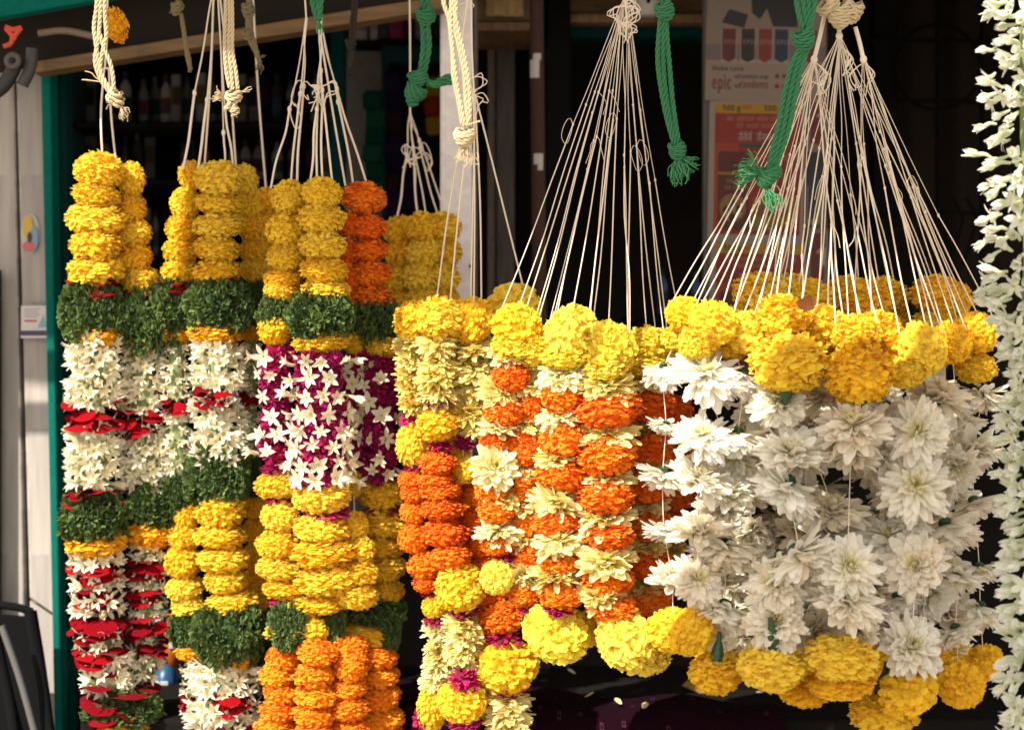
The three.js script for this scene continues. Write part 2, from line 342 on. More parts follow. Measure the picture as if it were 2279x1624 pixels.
{ // left door leaf: two white boards with a seam, sticker and notice
  const t = thing('door_leaf', 'white painted wooden door leaf beside the teal post', 'door');
  part('board', slab([[-80, 1750], [60, 1750], [27, 40], [-80, 40]], 3.12, 0.03), S.wallWhite, t);
  part('board', slab([[64, 1330], [120, 1368], [92, 40], [31, 40]], 3.115, 0.03), S.wallWhite, t);
  part('board', slab([[72, 1750], [128, 1750], [121, 1374], [64, 1336]], 3.12, 0.03), S.wallWhite, t);
  const st = thing('sticker', 'round sticker with a yellow figure on the white door leaf', 'sticker');
  const oval = (cx, cy, rx, ry, d, th) => slab(many(28, (k) => [cx + rx * Math.cos(k / 28 * 6.2832), cy - ry * Math.sin(k / 28 * 6.2832)]), d, th, 0);
  part('disc', oval(66, 520, 21, 45, 3.113, 0.002), std(0.45, 0.42, 0.4, 0.6), st);
  part('print', oval(60, 505, 12, 26, 3.1105, 0.002), std(0.55, 0.36, 0.06, 0.6), st);
  part('print', oval(74, 530, 9, 28, 3.11, 0.002), std(0.2, 0.28, 0.42, 0.6), st);
  part('print', oval(62, 548, 14, 12, 3.1095, 0.002), std(0.5, 0.12, 0.12, 0.6), st);
  part('print', oval(64, 528, 5, 12, 3.109, 0.002), std(0.03, 0.03, 0.03, 0.6), st);
  const cv = document.createElement('canvas'); cv.width = 256; cv.height = 256; const c = cv.getContext('2d');
  c.fillStyle = '#c9c2bd'; c.fillRect(0, 0, 256, 256); c.fillStyle = '#8d86a0'; for (let k = 0; k < 4; k++) c.fillRect(30, 24 + k * 20, 150 - 22 * (k % 2), 8);
  c.fillStyle = '#b04a55'; c.fillRect(30, 112, 120, 16); c.fillStyle = '#7fa3ad'; c.beginPath(); c.moveTo(150, 175); c.lineTo(215, 70); c.lineTo(240, 175); c.fill(); c.fillStyle = '#4a4468'; c.fillRect(0, 196, 256, 42);
  const tx = new THREE.CanvasTexture(cv); tx.colorSpace = THREE.SRGBColorSpace;
  const g = new THREE.PlaneGeometry(m(64, 3.1), m(72, 3.1), 6, 6), P = g.attributes.position; for (let k = 0; k < P.count; k++) P.setZ(k, 0.004 * Math.sin(P.getX(k) * 90 + P.getY(k) * 40));
  single('paper_notice', 'small printed paper notice pasted on the white door leaf', 'notice', g, new THREE.MeshStandardMaterial({ map: tx, roughness: 0.8, side: THREE.DoubleSide }), at(76, 716, 3.1));
}
{ const t = thing('teal_post', 'teal painted door post between the white door leaf and the dark shop', 'post');
  part('front_face', slab([[122, 1750], [138, 1750], [110, 130], [88, 130]], 3.05, 0.05), S.teal, t);
  part('frame', slab([[138, 1750], [172, 1750], [142, 130], [110, 130]], 3.1, 0.05), S.tealDark, t); }
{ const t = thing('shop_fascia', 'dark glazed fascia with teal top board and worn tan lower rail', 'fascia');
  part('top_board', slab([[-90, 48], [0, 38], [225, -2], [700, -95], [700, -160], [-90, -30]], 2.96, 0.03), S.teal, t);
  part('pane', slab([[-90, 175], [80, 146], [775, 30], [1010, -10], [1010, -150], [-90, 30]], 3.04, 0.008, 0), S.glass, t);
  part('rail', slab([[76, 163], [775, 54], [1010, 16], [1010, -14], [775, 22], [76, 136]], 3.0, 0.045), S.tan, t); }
{ const t = thing('white_post', 'white painted square post behind the middle garlands', 'post');
  part('front_face', rect(979, -120, 1050, 1750, 3.06, 0.06), S.postWhite, t);
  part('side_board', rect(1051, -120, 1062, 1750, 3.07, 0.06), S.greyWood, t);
  part('nail', new THREE.SphereGeometry(0.003, 8, 6), S.black, t, at(1048, 592, 3.058)); }
{ const t = thing('grey_door_frame', 'dim grey wooden door frame to the right of the white post', 'door frame');
  part('front_face', rect(1102, 60, 1146, 1750, 3.5, 0.05), S.greyWood, t); part('edge', rect(1085, 60, 1101, 1750, 3.49, 0.05), wood(0.16, 0.11, 0.08), t); }
{ const t = thing('rusty_pipe', 'rusty brown upright pipe with flaking pale paint', 'pipe');
  const a = at(1192, -140, 3.2), b = at(1212, 1750, 3.2), g = tube([a, a.clone().lerp(b, 0.5), b], m(16, 3.2), 8, 14); part('tube', g, S.rust, t);
  for (const [u, v, w, h] of [[1191, 155, 15, 20], [1193, 128, 9, 7], [1196, 355, 11, 12], [1200, 372, 6, 8]]) { const q = new THREE.CylinderGeometry(m(16.6, 3.2), m(16.6, 3.2), m(h * 2, 3.2), 12, 1, true, -w / 16, w / 8); part('paint_flake', q, S.chip, t, at(u + 1.5, v, 3.2)); } }
{ const t = thing('shutter_box', 'worn tan wooden shutter box above the shop opening', 'shutter box');
  part('box', rect(1058, -120, 1205, 46, 3.3, 0.2), S.tan, t); part('lip', rect(1056, 47, 1205, 68, 3.28, 0.2), wood(0.2, 0.1, 0.04), t);
  part('box', rect(1262, -120, 1580, 28, 3.4, 0.2), S.tan, t); part('lip', rect(1262, 29, 1580, 50, 3.38, 0.2), wood(0.33, 0.17, 0.07), t); part('trim', rect(1200, 52, 1580, 84, 3.42, 0.06), S.tealDark, t);
  part('slat_end', rect(1080, -60, 1165, 36, 3.285, 0.012), wood(0.5, 0.32, 0.12), t); }
{ const t = thing('bulb_holder', 'round white plastic lamp holder under the tan shutter box', 'lamp holder', at(1440, 0, 3.3));
  part('cup', new THREE.LatheGeometry([[0, -0.028], [0.012, -0.029], [0.02, -0.024], [0.026, -0.008], [0.028, 0.02], [0.02, 0.03]].map(([x, y]) => new THREE.Vector2(x, y)), 20), std(0.5, 0.46, 0.44, 0.5), t);
  part('slot', new RoundedBoxGeometry(0.006, 0.02, 0.01, 2, 0.002), S.black, t, V(0, 0, 0.026)); }
{ const t = thing('dark_pillar', 'black inner pillar behind the rusty pipe', 'pillar'); part('face', rect(1216, -120, 1270, 1750, 3.34, 0.1), S.black, t); part('edge', rect(1146, -120, 1180, 1750, 3.55, 0.1), S.dark, t); }

// shelves and goods in the left bay
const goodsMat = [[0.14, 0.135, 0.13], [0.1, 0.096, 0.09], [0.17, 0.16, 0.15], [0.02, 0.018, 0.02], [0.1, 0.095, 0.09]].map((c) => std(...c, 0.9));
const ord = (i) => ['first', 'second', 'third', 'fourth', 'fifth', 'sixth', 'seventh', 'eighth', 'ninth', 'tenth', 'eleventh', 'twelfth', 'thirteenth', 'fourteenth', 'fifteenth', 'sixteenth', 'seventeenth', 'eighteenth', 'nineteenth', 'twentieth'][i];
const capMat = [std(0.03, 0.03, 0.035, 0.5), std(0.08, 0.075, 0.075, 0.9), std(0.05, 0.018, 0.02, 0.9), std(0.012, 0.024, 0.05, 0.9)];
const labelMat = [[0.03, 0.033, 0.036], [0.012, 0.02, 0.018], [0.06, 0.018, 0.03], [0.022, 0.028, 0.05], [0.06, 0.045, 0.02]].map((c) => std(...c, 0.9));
function bottle(u0, u1, v0, v1, d, body, lab, cap, label) {
  const w = m(u1 - u0, d), h = m(v1 - v0, d), t = thing('bottle', label, 'bottle', at((u0 + u1) / 2, v1, d), 'toiletry bottles on the shop shelves');
  const r = w / 2, prof = [[0, 0], [r * 0.92, 0], [r, h * 0.04], [r, h * 0.6], [r * 0.85, h * 0.72], [r * 0.42, h * 0.8], [r * 0.4, h * 0.84]].map(([x, y]) => new THREE.Vector2(x, y));
  part('body', new THREE.LatheGeometry(prof, 16).scale(1, 1, 0.6), body, t);
  part('label', new THREE.CylinderGeometry(r * 1.015, r * 1.015, h * 0.34, 12, 1, true, -1.1, 2.2).scale(1, 1, 0.6), lab, t, V(0, h * 0.33, 0));
  part('cap', new THREE.CylinderGeometry(r * 0.42, r * 0.46, h * 0.17, 14), cap, t, V(0, h * 0.915, 0));
}
function carton(u0, u1, v0, v1, d, body, lab, label, category = 'carton') {
  const w = m(u1 - u0, d), h = m(v1 - v0, d), t = thing('carton', label, category, at((u0 + u1) / 2, v1, d), 'cartons and packets on the shop shelves');
  part('box', new RoundedBoxGeometry(w, h, w * 0.6, 2, 0.002), body, t, V(0, h / 2, 0));
  part('print', new RoundedBoxGeometry(w * 0.8, h * 0.4, 0.004, 1, 0.001), lab, t, V(0, h * 0.55, w * 0.3 + 0.0005));
}
{
  const t = thing('shop_shelf', 'dark wooden shelf rack full of toiletries behind the left garlands', 'shelf');
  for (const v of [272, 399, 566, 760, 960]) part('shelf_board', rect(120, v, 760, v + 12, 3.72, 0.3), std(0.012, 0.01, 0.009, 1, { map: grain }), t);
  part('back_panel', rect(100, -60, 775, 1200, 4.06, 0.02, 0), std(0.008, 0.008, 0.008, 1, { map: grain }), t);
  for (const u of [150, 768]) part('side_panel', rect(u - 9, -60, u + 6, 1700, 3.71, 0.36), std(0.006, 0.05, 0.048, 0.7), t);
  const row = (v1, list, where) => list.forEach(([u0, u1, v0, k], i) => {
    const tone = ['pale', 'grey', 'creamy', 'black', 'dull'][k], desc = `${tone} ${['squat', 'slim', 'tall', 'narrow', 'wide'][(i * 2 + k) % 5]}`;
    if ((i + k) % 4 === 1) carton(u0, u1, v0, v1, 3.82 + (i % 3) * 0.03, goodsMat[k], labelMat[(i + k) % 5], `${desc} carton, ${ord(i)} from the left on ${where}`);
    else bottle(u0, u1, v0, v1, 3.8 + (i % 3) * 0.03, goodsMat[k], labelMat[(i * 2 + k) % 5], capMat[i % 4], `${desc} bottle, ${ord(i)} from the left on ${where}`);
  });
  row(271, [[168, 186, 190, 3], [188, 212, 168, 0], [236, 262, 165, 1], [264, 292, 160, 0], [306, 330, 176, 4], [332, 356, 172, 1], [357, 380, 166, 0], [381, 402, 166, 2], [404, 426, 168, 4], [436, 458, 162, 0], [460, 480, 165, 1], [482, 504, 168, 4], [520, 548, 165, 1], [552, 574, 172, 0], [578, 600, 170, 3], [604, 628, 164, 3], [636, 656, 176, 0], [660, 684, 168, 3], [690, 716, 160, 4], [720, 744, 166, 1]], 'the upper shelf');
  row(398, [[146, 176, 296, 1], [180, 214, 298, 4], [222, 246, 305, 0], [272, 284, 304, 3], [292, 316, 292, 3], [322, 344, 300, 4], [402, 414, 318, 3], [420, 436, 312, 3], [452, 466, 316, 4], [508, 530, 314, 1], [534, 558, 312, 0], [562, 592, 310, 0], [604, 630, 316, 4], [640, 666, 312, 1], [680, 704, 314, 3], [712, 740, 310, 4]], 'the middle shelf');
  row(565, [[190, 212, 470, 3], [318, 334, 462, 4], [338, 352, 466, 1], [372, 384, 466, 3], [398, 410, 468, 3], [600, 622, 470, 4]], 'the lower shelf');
}
{ // middle bay: pale cupboard door, teal rail, goods on the top ledge, hanging sachet strips
  const t = thing('cupboard_door', 'dull white cupboard door between two dark teal uprights', 'cupboard');
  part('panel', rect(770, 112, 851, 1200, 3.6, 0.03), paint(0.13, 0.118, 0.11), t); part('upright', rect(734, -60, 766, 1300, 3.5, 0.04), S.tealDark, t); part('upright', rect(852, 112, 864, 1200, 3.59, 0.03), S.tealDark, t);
  part('top_rail', rect(848, 100, 982, 138, 3.58, 0.04), S.tealDark, t);
  part('ledge', rect(786, 88, 985, 99, 3.6, 0.2), S.dark, t);
  part('back_panel', rect(866, 140, 985, 900, 3.9, 0.02, 0), S.dark, t);
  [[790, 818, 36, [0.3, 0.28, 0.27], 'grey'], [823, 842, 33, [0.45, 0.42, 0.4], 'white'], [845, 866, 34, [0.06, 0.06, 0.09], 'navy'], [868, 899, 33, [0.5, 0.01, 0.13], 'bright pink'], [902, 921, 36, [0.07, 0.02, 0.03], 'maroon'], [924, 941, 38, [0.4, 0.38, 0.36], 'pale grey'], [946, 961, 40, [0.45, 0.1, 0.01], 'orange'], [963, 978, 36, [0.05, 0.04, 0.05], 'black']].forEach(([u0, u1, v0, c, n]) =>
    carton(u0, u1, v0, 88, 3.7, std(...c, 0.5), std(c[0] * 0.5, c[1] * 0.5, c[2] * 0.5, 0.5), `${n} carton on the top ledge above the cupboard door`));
  const strip = (u0, u1, v0, v1, n, d, mats, label) => {
    const s = thing('sachet_strip', label, 'sachet strip', at((u0 + u1) / 2, v0, d)); const w = m(u1 - u0, d), h = m((v1 - v0) / n, d);
    for (let k = 0; k < n; k++) {
      const g = new RoundedBoxGeometry(w, h * 1.02, 0.014, 3, 0.006), o = part('sachet', g, mats[k % mats.length], s, V(rr(-0.004, 0.004), -h * (k + 0.5), rr(-0.006, 0.006))); o.rotation.set(rr(-0.15, 0.15), rr(-0.3, 0.3), rr(-0.12, 0.12));
      part('seal', new RoundedBoxGeometry(w * 0.9, h * 0.12, 0.004, 1, 0.001), mats[(k + 1) % mats.length], s, V(0, -h * k, 0.002));
    }
  };
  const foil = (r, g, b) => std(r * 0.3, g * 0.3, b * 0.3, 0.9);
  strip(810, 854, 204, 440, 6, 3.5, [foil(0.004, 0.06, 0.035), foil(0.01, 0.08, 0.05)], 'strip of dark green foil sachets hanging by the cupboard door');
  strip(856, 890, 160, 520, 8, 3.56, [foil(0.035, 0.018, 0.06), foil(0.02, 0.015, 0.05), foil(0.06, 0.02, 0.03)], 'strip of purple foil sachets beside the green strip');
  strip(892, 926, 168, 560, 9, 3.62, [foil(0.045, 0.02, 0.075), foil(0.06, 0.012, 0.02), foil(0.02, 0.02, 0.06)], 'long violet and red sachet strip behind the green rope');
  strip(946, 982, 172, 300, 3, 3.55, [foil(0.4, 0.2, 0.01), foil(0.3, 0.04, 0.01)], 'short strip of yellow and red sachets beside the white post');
}
// posters on a board
{
  const t = thing('poster_board', 'tall narrow board that carries the advertising posters', 'board'); part('panel', rect(1566, -110, 1846, 862, 3.21, 0.03), std(0.1, 0.09, 0.085, 0.8), t); part('edge', rect(1846, -110, 1862, 862, 3.2, 0.04), S.dark, t);
  const poster = (u0, v0, u1, v1, pw, draw, label, name = 'poster', d = 3.2) => {
    const cv = document.createElement('canvas'); cv.width = pw; cv.height = Math.round(pw * (v1 - v0) / (u1 - u0)); draw(cv.getContext('2d'), cv.width, cv.height);
    const tx = new THREE.CanvasTexture(cv); tx.colorSpace = THREE.SRGBColorSpace;
    const g = new THREE.PlaneGeometry(m(u1 - u0, d), m(v1 - v0, d), 8, 12), P = g.attributes.position; for (let k = 0; k < P.count; k++) P.setZ(k, 0.0025 * Math.sin(P.getX(k) * 31 + P.getY(k) * 13 + u0) + 0.003);
    g.computeVertexNormals();
    const o = single(name, label, 'poster', g, new THREE.MeshStandardMaterial({ map: tx, color: 0x8c8480, roughness: 0.7, side: THREE.DoubleSide }), at((u0 + u1) / 2, (v0 + v1) / 2, d)); o.rotation.z = -0.02;
  };
  // strokes in the manner of Devanagari print: a head line with hanging letters
  const deva = (c, x, y, w, h, r0) => { let s = r0; const q = () => { s = (s * 16807) % 2147483647; return s / 2147483647; }; c.lineWidth = h * 0.13; let xx = x; c.beginPath();
    while (xx < x + w) { const lw = h * (2 + q() * 3); const n = Math.max(2, Math.round(lw / (h * 0.7))); c.moveTo(xx, y); c.lineTo(xx + lw, y);
      for (let k = 0; k < n; k++) { const a = xx + (k + 0.5) * lw / n; c.moveTo(a + h * 0.2, y); c.lineTo(a + h * 0.2, y + h); c.moveTo(a + h * 0.2, y + h * 0.45); c.quadraticCurveTo(a - h * 0.4, y + h * (0.2 + q() * 0.3), a - h * 0.1, y + h * (0.7 + q() * 0.3)); if (q() > 0.6) { c.moveTo(a, y); c.quadraticCurveTo(a + h * 0.1, y - h * 0.5, a + h * 0.4, y - h * 0.25); } }
      xx += lw + h * 0.6; } c.stroke(); };
  poster(1572, -100, 1838, 226, 768, (c, w, h) => {
    const Y = (v) => (v + 100) / 326 * h, X = (u) => (u - 1572) / 266 * w;
    c.fillStyle = '#b9a69a'; c.fillRect(0, 0, w, h); c.fillStyle = '#978c8e'; c.fillRect(0, Y(100), w, Y(140) - Y(100)); c.fillStyle = '#c3b3aa'; c.fillRect(0, Y(136), w, h);
    c.fillStyle = '#17161a'; c.beginPath(); c.moveTo(X(1665), 0); c.lineTo(X(1760), 0); c.lineTo(X(1775), Y(60)); c.lineTo(X(1720), Y(60)); c.lineTo(X(1705), Y(20)); c.lineTo(X(1690), Y(45)); c.lineTo(X(1672), Y(30)); c.fill();
    c.fillStyle = '#2c2a2e'; c.beginPath(); c.moveTo(X(1606), Y(52)); c.lineTo(X(1622), Y(22)); c.lineTo(X(1664), Y(34)); c.lineTo(X(1656), Y(64)); c.fill();
    [['#7c1a20', 1608], ['#331a1e', 1650], ['#a8321f', 1688], ['#1d2f5c', 1724], ['#9c3522', 1790]].forEach(([col, u]) => { c.fillStyle = '#d3c6c0'; c.fillRect(X(u - 2), Y(66), X(u + 34) - X(u), Y(142) - Y(66)); c.fillStyle = col; c.fillRect(X(u), Y(66), X(u + 30) - X(u), Y(132) - Y(66)); c.beginPath(); c.moveTo(X(u), Y(132)); c.lineTo(X(u + 15), Y(140)); c.lineTo(X(u + 30), Y(132)); c.fill(); c.fillStyle = 'rgba(230,215,210,0.6)'; c.font = `bold ${Math.round(h * 0.045)}px sans-serif`; c.fillText('EPIC', X(u + 3), Y(100)); });
    c.fillStyle = '#1f1b1c'; c.font = `bold ${Math.round(h * 0.042)}px sans-serif`; c.fillText('Make Love', X(1586), Y(159)); c.fillStyle = '#8d1f33'; c.font = `bold ${Math.round(h * 0.125)}px sans-serif`; c.fillText('epic', X(1586), Y(200), X(1630) - X(1586));
    c.fillStyle = '#1f1b1c'; c.font = `bold ${Math.round(h * 0.04)}px sans-serif`; c.fillText('with premium range', X(1637), Y(176), X(1712) - X(1637)); c.fillText('of', X(1637), Y(197)); c.fillStyle = '#8d1f33'; c.font = `bold ${Math.round(h * 0.07)}px sans-serif`; c.fillText('condoms', X(1648), Y(197), X(1712) - X(1648));
    for (const v of [170, 192]) { c.beginPath(); c.arc(X(1731), Y(v), X(5) - X(0), 0, 7); c.fill(); c.fillRect(X(1742), Y(v - 4), X(1800) - X(1742), Y(8) - Y(0)); }
  }, 'pale poster with black shoes and a row of coloured packs');
  const pack = (r0) => (c, w, h) => {
    const X = (q) => q * w, Y = (q) => q * h;
    c.fillStyle = '#c9bfba'; c.fillRect(0, 0, w, h); c.fillStyle = '#b81f08'; c.fillRect(X(0.06), Y(0.02), X(0.9), Y(0.93)); c.fillStyle = '#d0481a'; c.fillRect(X(0.06), Y(0.3), X(0.25), Y(0.62));
    c.fillStyle = '#e0b40a'; c.fillRect(X(0.06), Y(0.015), X(0.9), Y(0.072)); c.fillStyle = '#26200a'; c.font = `bold ${Math.round(h * 0.055)}px sans-serif`; c.fillText('100 g', X(0.13), Y(0.068)); c.fillText('100 g', X(0.56), Y(0.068));
    c.strokeStyle = '#c2571a'; deva(c, X(0.34), Y(0.03), X(0.12), Y(0.032), 5 + r0); deva(c, X(0.78), Y(0.03), X(0.1), Y(0.032), 9 + r0);
    c.strokeStyle = '#d8b0a2'; deva(c, X(0.18), Y(0.115), X(0.6), Y(0.026), 13 + r0); deva(c, X(0.28), Y(0.165), X(0.44), Y(0.026), 17 + r0);
    c.fillStyle = '#a8302c'; c.beginPath(); c.ellipse(X(0.5), Y(0.255), X(0.26), Y(0.045), 0, 0, 7); c.fill(); c.strokeStyle = '#e6d8d2'; deva(c, X(0.3), Y(0.235), X(0.36), Y(0.05), 21 + r0); c.fillStyle = '#11633c'; c.fillRect(X(0.33), Y(0.305), X(0.36), Y(0.026));
    c.fillStyle = '#6f1712'; c.beginPath(); c.roundRect(X(0.1), Y(0.36), X(0.33), Y(0.56), X(0.04)); c.fill(); c.fillStyle = '#c0940f'; c.fillRect(X(0.1), Y(0.505), X(0.33), Y(0.022)); c.strokeStyle = '#d3b6ae'; deva(c, X(0.19), Y(0.56), X(0.16), Y(0.025), 25 + r0); deva(c, X(0.17), Y(0.61), X(0.2), Y(0.022), 29 + r0);
    c.fillStyle = '#b98a4a'; c.beginPath(); c.ellipse(X(0.26), Y(0.76), X(0.14), Y(0.1), 0, 0, 7); c.fill(); c.fillStyle = '#1d1a1c'; for (const [x, y] of [[0.19, 0.78], [0.26, 0.73], [0.33, 0.77], [0.26, 0.83]]) { c.beginPath(); c.ellipse(X(x), Y(y), X(0.035), Y(0.03), 0, 0, 7); c.fill(); } c.fillStyle = '#d9c7b8'; for (const [x, y] of [[0.2, 0.8], [0.27, 0.76], [0.33, 0.8]]) { c.beginPath(); c.ellipse(X(x), Y(y), X(0.022), Y(0.026), 0, 0, 7); c.fill(); }
    c.fillStyle = '#b1900d'; c.fillRect(X(0.47), Y(0.68), X(0.46), Y(0.2)); c.fillStyle = '#a5641b'; c.fillRect(X(0.52), Y(0.74), X(0.16), Y(0.08)); c.fillRect(X(0.74), Y(0.74), X(0.14), Y(0.08)); c.fillStyle = '#9c9a3a'; c.fillRect(X(0.47), Y(0.88), X(0.25), Y(0.04)); c.strokeStyle = '#d3b6ae'; deva(c, X(0.48), Y(0.39), X(0.4), Y(0.035), 33 + r0);
  };
  poster(1576, 226, 1790, 538, 512, pack(0), 'red pack poster with a yellow 100 g band under the pale poster');
  poster(1578, 538, 1792, 850, 512, pack(4), 'second red pack poster half hidden by the yellow marigold ring');
  const narrow = (c, w, h) => { c.fillStyle = '#a89c98'; c.fillRect(0, 0, w, h); c.fillStyle = '#8d1d1a'; c.fillRect(w * 0.15, h * 0.03, w * 0.7, h * 0.36); c.fillStyle = '#e0d5d0'; c.font = `bold ${Math.round(h * 0.2)}px sans-serif`; c.fillText('1', w * 0.36, h * 0.28); c.fillStyle = '#2a2a35'; c.fillRect(0, h * 0.45, w, h * 0.25); c.fillStyle = '#1b3563'; c.fillRect(w * 0.1, h * 0.6, w * 0.5, h * 0.36); };
  poster(1796, 206, 1840, 500, 128, narrow, 'narrow poster strip with a red block beside the red pack poster', 'poster_strip', 3.199);
  poster(1796, 510, 1840, 800, 128, narrow, 'lower narrow poster strip behind the thick bunch of strings', 'poster_strip', 3.199);
}
{ // blue bottles seen between the strings, and the barred window on the right
  bottle(1462, 1486, 596, 700, 3.6, std(0.01, 0.03, 0.14, 0.3), labelMat[0], capMat[3], 'dark blue bottle behind the middle strings'); bottle(1536, 1562, 606, 700, 3.6, std(0.01, 0.05, 0.2, 0.3), labelMat[3], capMat[1], 'bright blue bottle left of the red poster');
  struct('floor', rect(1400, 700, 1570, 716, 3.58, 0.3), S.dark).userData.kind = 'structure';
  const t = thing('barred_window', 'black iron window grille in the dark right bay', 'window grille');
  const bar = (u0, v0, u1, v1, w) => part('bar', tube([at(u0, v0, 3.7), at((u0 + u1) / 2, (v0 + v1) / 2, 3.7), at(u1, v1, 3.7)], m(w, 3.7), 4, 8), std(0.005, 0.0045, 0.004, 0.95), t);
  bar(1886, -60, 1892, 900, 6); part('stile', rect(1944, -80, 2000, 900, 3.72, 0.05), S.black, t); bar(2088, -60, 2088, 900, 6); bar(2186, -60, 2186, 900, 6); bar(1880, 88, 2290, 94, 5); bar(1880, 218, 2290, 232, 5); bar(1880, 470, 2290, 476, 5);
  const ring = new THREE.TorusGeometry(m(95, 3.7), m(5, 3.7), 8, 40); part('ring', ring, std(0.005, 0.0045, 0.004, 0.95), t, at(2088, 150, 3.7));
  for (const u of [2030, 2060, 2120, 2150]) part('scroll', tube([at(u, 440, 3.7), at(u + 22, 480, 3.7), at(u + 10, 540, 3.7), at(u - 8, 590, 3.7)], m(4, 3.7), 12, 6), std(0.005, 0.0045, 0.004, 0.95), t);
  single('curtain', 'dim brown cloth behind the black window grille', 'curtain', (() => { const g = new THREE.PlaneGeometry(m(420, 3.95), m(1000, 3.95), 60, 4), P = g.attributes.position; for (let k = 0; k < P.count; k++) P.setZ(k, 0.012 * Math.sin(P.getX(k) * 70) + 0.008 * Math.sin(P.getX(k) * 31 + 1)); g.computeVertexNormals(); return g; })(), std(0.02, 0.015, 0.012, 1, { side: THREE.DoubleSide, map: grime }), at(2110, 420, 3.95));
}
{ // the counter under the garlands: dark cloth on a table, magenta dotted cloth thrown over its front
  const top = EYE - (1500 - CY) / F * 3.1;
  const t = thing('stall_table', 'low stall table under a black cloth below the garlands', 'table', V(0.15, top, -2.98));
  part('tabletop', new RoundedBoxGeometry(1.5, 0.03, 0.5, 2, 0.008), S.dark, t, V(0, -0.02, 0));
  for (const [x, z] of [[-0.7, -0.2], [0.7, -0.2], [-0.7, 0.2], [0.7, 0.2]]) part('leg', new THREE.BoxGeometry(0.05, top - 0.035, 0.05), S.dark, t, V(x, -0.035 - (top - 0.035) / 2, z));
  const cv = document.createElement('canvas'); cv.width = cv.height = 256; const c = cv.getContext('2d'); c.fillStyle = '#16030d'; c.fillRect(0, 0, 256, 256); c.strokeStyle = '#38202c'; c.lineWidth = 5;
  for (const [x, y] of [[40, 40], [168, 104], [104, 200], [230, 220]]) c.strokeRect(x, y, 18, 14);
  const tx = new THREE.CanvasTexture(cv); tx.colorSpace = THREE.SRGBColorSpace; tx.wrapS = tx.wrapT = THREE.RepeatWrapping; tx.repeat.set(12, 5);
  const N = 70, Mz = 24, g = new THREE.PlaneGeometry(1, 1, N, Mz), P = g.attributes.position;
  for (let k = 0; k < P.count; k++) { // from the back edge down over the front of the table
    const u = P.getX(k) + 0.5, w = 0.5 - P.getY(k), x = -0.32 + 0.7 * u + 0.02 * Math.sin(w * 9 + u * 5), back = -2.96 + 0.2 * Math.max(0, u - 0.15) ** 0.7, len = w * 0.85, flat = -2.72 - back;
    const over = Math.max(0, len - flat);
    P.setXYZ(k, x, top + 0.004 + 0.006 * Math.sin(x * 33 + w * 4) * (over > 0 ? 0.3 : 1) + 0.008 - Math.max(0, over - 0.015), (over > 0 ? -2.72 + 0.02 * Math.min(1, over * 30) + 0.014 * Math.sin(x * 46) * Math.min(1, over * 6) : back + len));
  }
  g.computeVertexNormals();
  single('dotted_cloth', 'deep magenta cloth printed with small pale squares over the table edge', 'cloth', g, new THREE.MeshPhysicalMaterial({ map: tx, roughness: 1, specularIntensity: 0.12, side: THREE.DoubleSide }));
  for (const [u, v, n] of [[1282, 1499, 'nearest the white-yellow marigold'], [1304, 1551, 'lying alone in the middle'], [1385, 1567, 'left of the long one'], [1438, 1577, 'long and at the right end'], [1210, 1470, 'farthest back']]) {
    const b = new Petals(); b.add(V(0, 0, 0), V(1, 0.1, 0).normalize(), V(0, 0, 1), 0.016, 0.005, { nl: 4, prof: spoon, bend: 0.6, cup: 0.3 });
    const o = single('fallen_petal', `fallen cream petal on the black table cloth, ${n}`, 'petal', b.build(), M.pale[0], null, 'petals fallen on the table'); const d = 2.98 + (1500 - v) * 0.004; o.position.set((u - CX) / F * d, top + 0.012, -Math.min(3.15, (EYE - top - 0.012) * F / (v - CY))); o.rotation.y = rr(0, 3);
  }
  const s = thing('cardboard_tray', 'dark tray with a yellow folded flap under the white garlands', 'tray'); const ty = std(0.28, 0.17, 0.03, 0.8);
  part('flap', slab([[1517, 1526], [1592, 1558], [1600, 1546], [1530, 1514]], 2.95, 0.004, 0.001), ty, s); part('body', slab([[1592, 1560], [1670, 1562], [1690, 1545], [1740, 1530], [1740, 1508], [1600, 1512]], 2.98, 0.15), S.black, s);
  part('rim', tube([at(1590, 1548, 2.96), at(1640, 1556, 2.96), at(1700, 1540, 2.96)], 0.004, 12, 6), std(0.3, 0.26, 0.25, 0.7), s);
  const q = thing('plastic_stool', 'dim grey plastic stool leg between the lowest yellow marigolds', 'stool'); part('leg', slab([[1832, 1552], [1880, 1540], [1878, 1640], [1846, 1640]], 2.97, 0.03), std(0.2, 0.17, 0.18, 0.6), q); part('seat', slab([[1800, 1552], [1960, 1540], [1960, 1520], [1800, 1530]], 2.96, 0.2), S.black, q);
}
